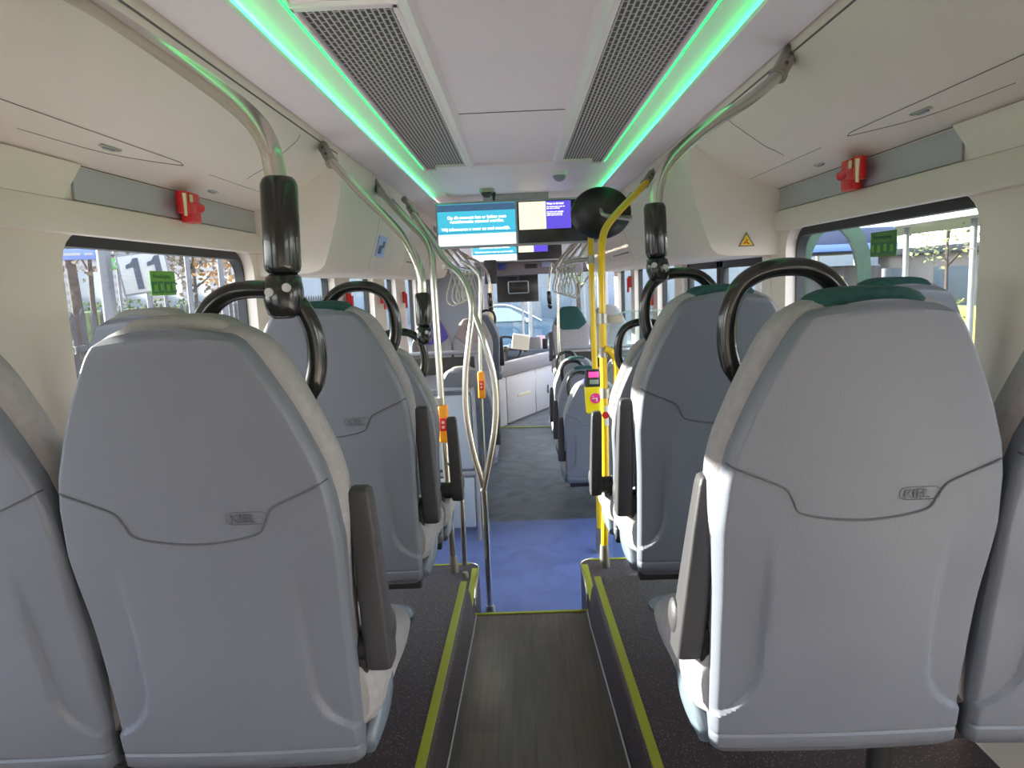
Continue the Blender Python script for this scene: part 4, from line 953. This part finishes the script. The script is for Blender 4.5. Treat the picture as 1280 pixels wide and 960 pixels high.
# green arch and dark kiosk
t = thing('green_arch', 'green arched frame outside the far edge of the right window', 'arch', (3.6, 8.6, GZ))
c = at(1040, 340, 8.2); t.location = (c.x, c.y, GZ); t.rotation_euler.z = -.35
k = 8.2/900; W = 38*k; zt = c.z-GZ+66*k
P = [(-W, 0, 0), (-W, 0, zt-.62)]+[(-W*math.cos(a), 0, zt-.62+.60*math.sin(a)) for a in [math.pi*i/10 for i in range(1, 10)]]+[(W, 0, zt-.62), (W*1.12, 0, 0)]
R = [[(p[0]*q, dd, p[2]*(1 if q == 1 else .955) if p[2] > 0 else 0) for p in P] for q, dd in ((1.12, -.2), (1.12, .2))]
mb = MB(); n = len(P)
o_ = [(p[0]*1.10, p[2]+.05 if p[2] > .1 else 0) for p in P]; i_ = [(p[0]*.74, p[2]-.10 if p[2] > .1 else 0) for p in P]
vs = [(a, -.15, b) for a, b in o_]+[(a, -.15, b) for a, b in i_]+[(a, .15, b) for a, b in o_]+[(a, .15, b) for a, b in i_]
fs = []
for i in range(n-1): fs += [(i, i+1, n+i+1, n+i), (2*n+i, 3*n+i, 3*n+i+1, 2*n+i+1), (i, 2*n+i, 2*n+i+1, i+1), (n+i, n+i+1, 3*n+i+1, 3*n+i)]
mb.add(vs, fs).build('arch_frame', mat('green_paint', (.012, .045, .024), .4), t, 50)
kx = at(1018, 350, 11.5)
t = thing('kiosk', 'dark kiosk with blue canopy seen through the green arch', 'kiosk', (kx.x, kx.y, GZ))
MB().box((0, 0, 1.1), (1.5, 1.2, 2.2), .03).build('body', mat('dark_kiosk', (.03, .026, .026), .5), t); MB().box((-.0, -.3, 2.55), (1.3, 1.8, .35), .05).build('canopy', mat('navy_canopy', (.02, .035, .09), .4), t); MB().box((0, -1.22, 2.45), (1.3, .05, .10), .01).build('canopy_edge', mat('bright_blue_edge', (.10, .18, .42), .4), t); MB().box((.1, -.63, 1.5), (.14, .06, 1.1), .01).build('amber_panel', mat('amber', (.4, .22, .05), .5), t)

# parked car ahead
t = thing('parked_car', 'blue grey car parked sideways ahead, seen through the windscreen', 'car', (-.35, 22.5, GZ))
pc = mat('car_paint', (.035, .085, .14), .3, metal=.3, coat=.5); gl = mat('car_glass', (.30, .38, .42), .1)
side = [(-2.15, .35), (-2.2, .75), (-2.1, .95), (-1.7, 1.02), (-1.05, 1.42), (-.5, 1.50), (.1, 1.46), (1.0, 1.0), (1.75, .88), (2.15, .68), (2.2, .35), (1.75, .25), (-1.75, .25)]
R = []
for yv, ins in ((-.85, 0), (-.88, .0), (.88, 0), (.85, 0)):
    R.append([(p[0]*(1 if abs(yv) > .86 else .985), yv*(1 if p[1] < 1.0 else .80), p[1]) for p in side])
MB().rings(R).build('body', pc, t, 30)
MB().prism([(-1.45, 1.0), (-1.05, 1.36), (-.62, 1.42), (-.55, 1.0)], 'y', -.80, -.74).build('rear_side_window', gl, t, 0)
MB().prism([(-.42, 1.0), (-.46, 1.42), (.05, 1.39), (.72, 1.0)], 'y', -.80, -.74).build('side_window', gl, t, 0)
MB().tube([(-1.1, -.76, 1.42), (-.5, -.74, 1.49), (.1, -.75, 1.45), (1.0, -.86, .99)], .02, 8, 4).build('roof_trim', mat('bright_trim', (.75, .78, .8), .2, metal=.5), t)
for x in (-1.35, 1.35):
    wv = MB().cyl((x, -.90, .32), (x, -.70, .32), .32, .32, 28).build('wheel', blackm, t); MB().cyl((x, -.91, .32), (x, -.89, .32), .2, .2, 20).build('hubcap', steel2, wv)
    MB().cyl((x, .70, .32), (x, .90, .32), .32, .32, 28).build('wheel', blackm, t)
MB().box((.62, -.95, 1.02), (.2, .12, .13), .03).build('side_mirror', mat('mirror_shell', (.5, .48, .45), .4), t); MB().box((-.35, -.895, .86), (.2, .02, .03), .008).build('door_handle', seamM, t)
c = at(661, 350, 20)
o = MB().cyl((0, 0, 0), (0, 0, 5), .06, .05).build('lamp_mast', sgn); o.location = (c.x, c.y, GZ); tag(o, 'white mast ahead between the bus and the parked car', 'mast')
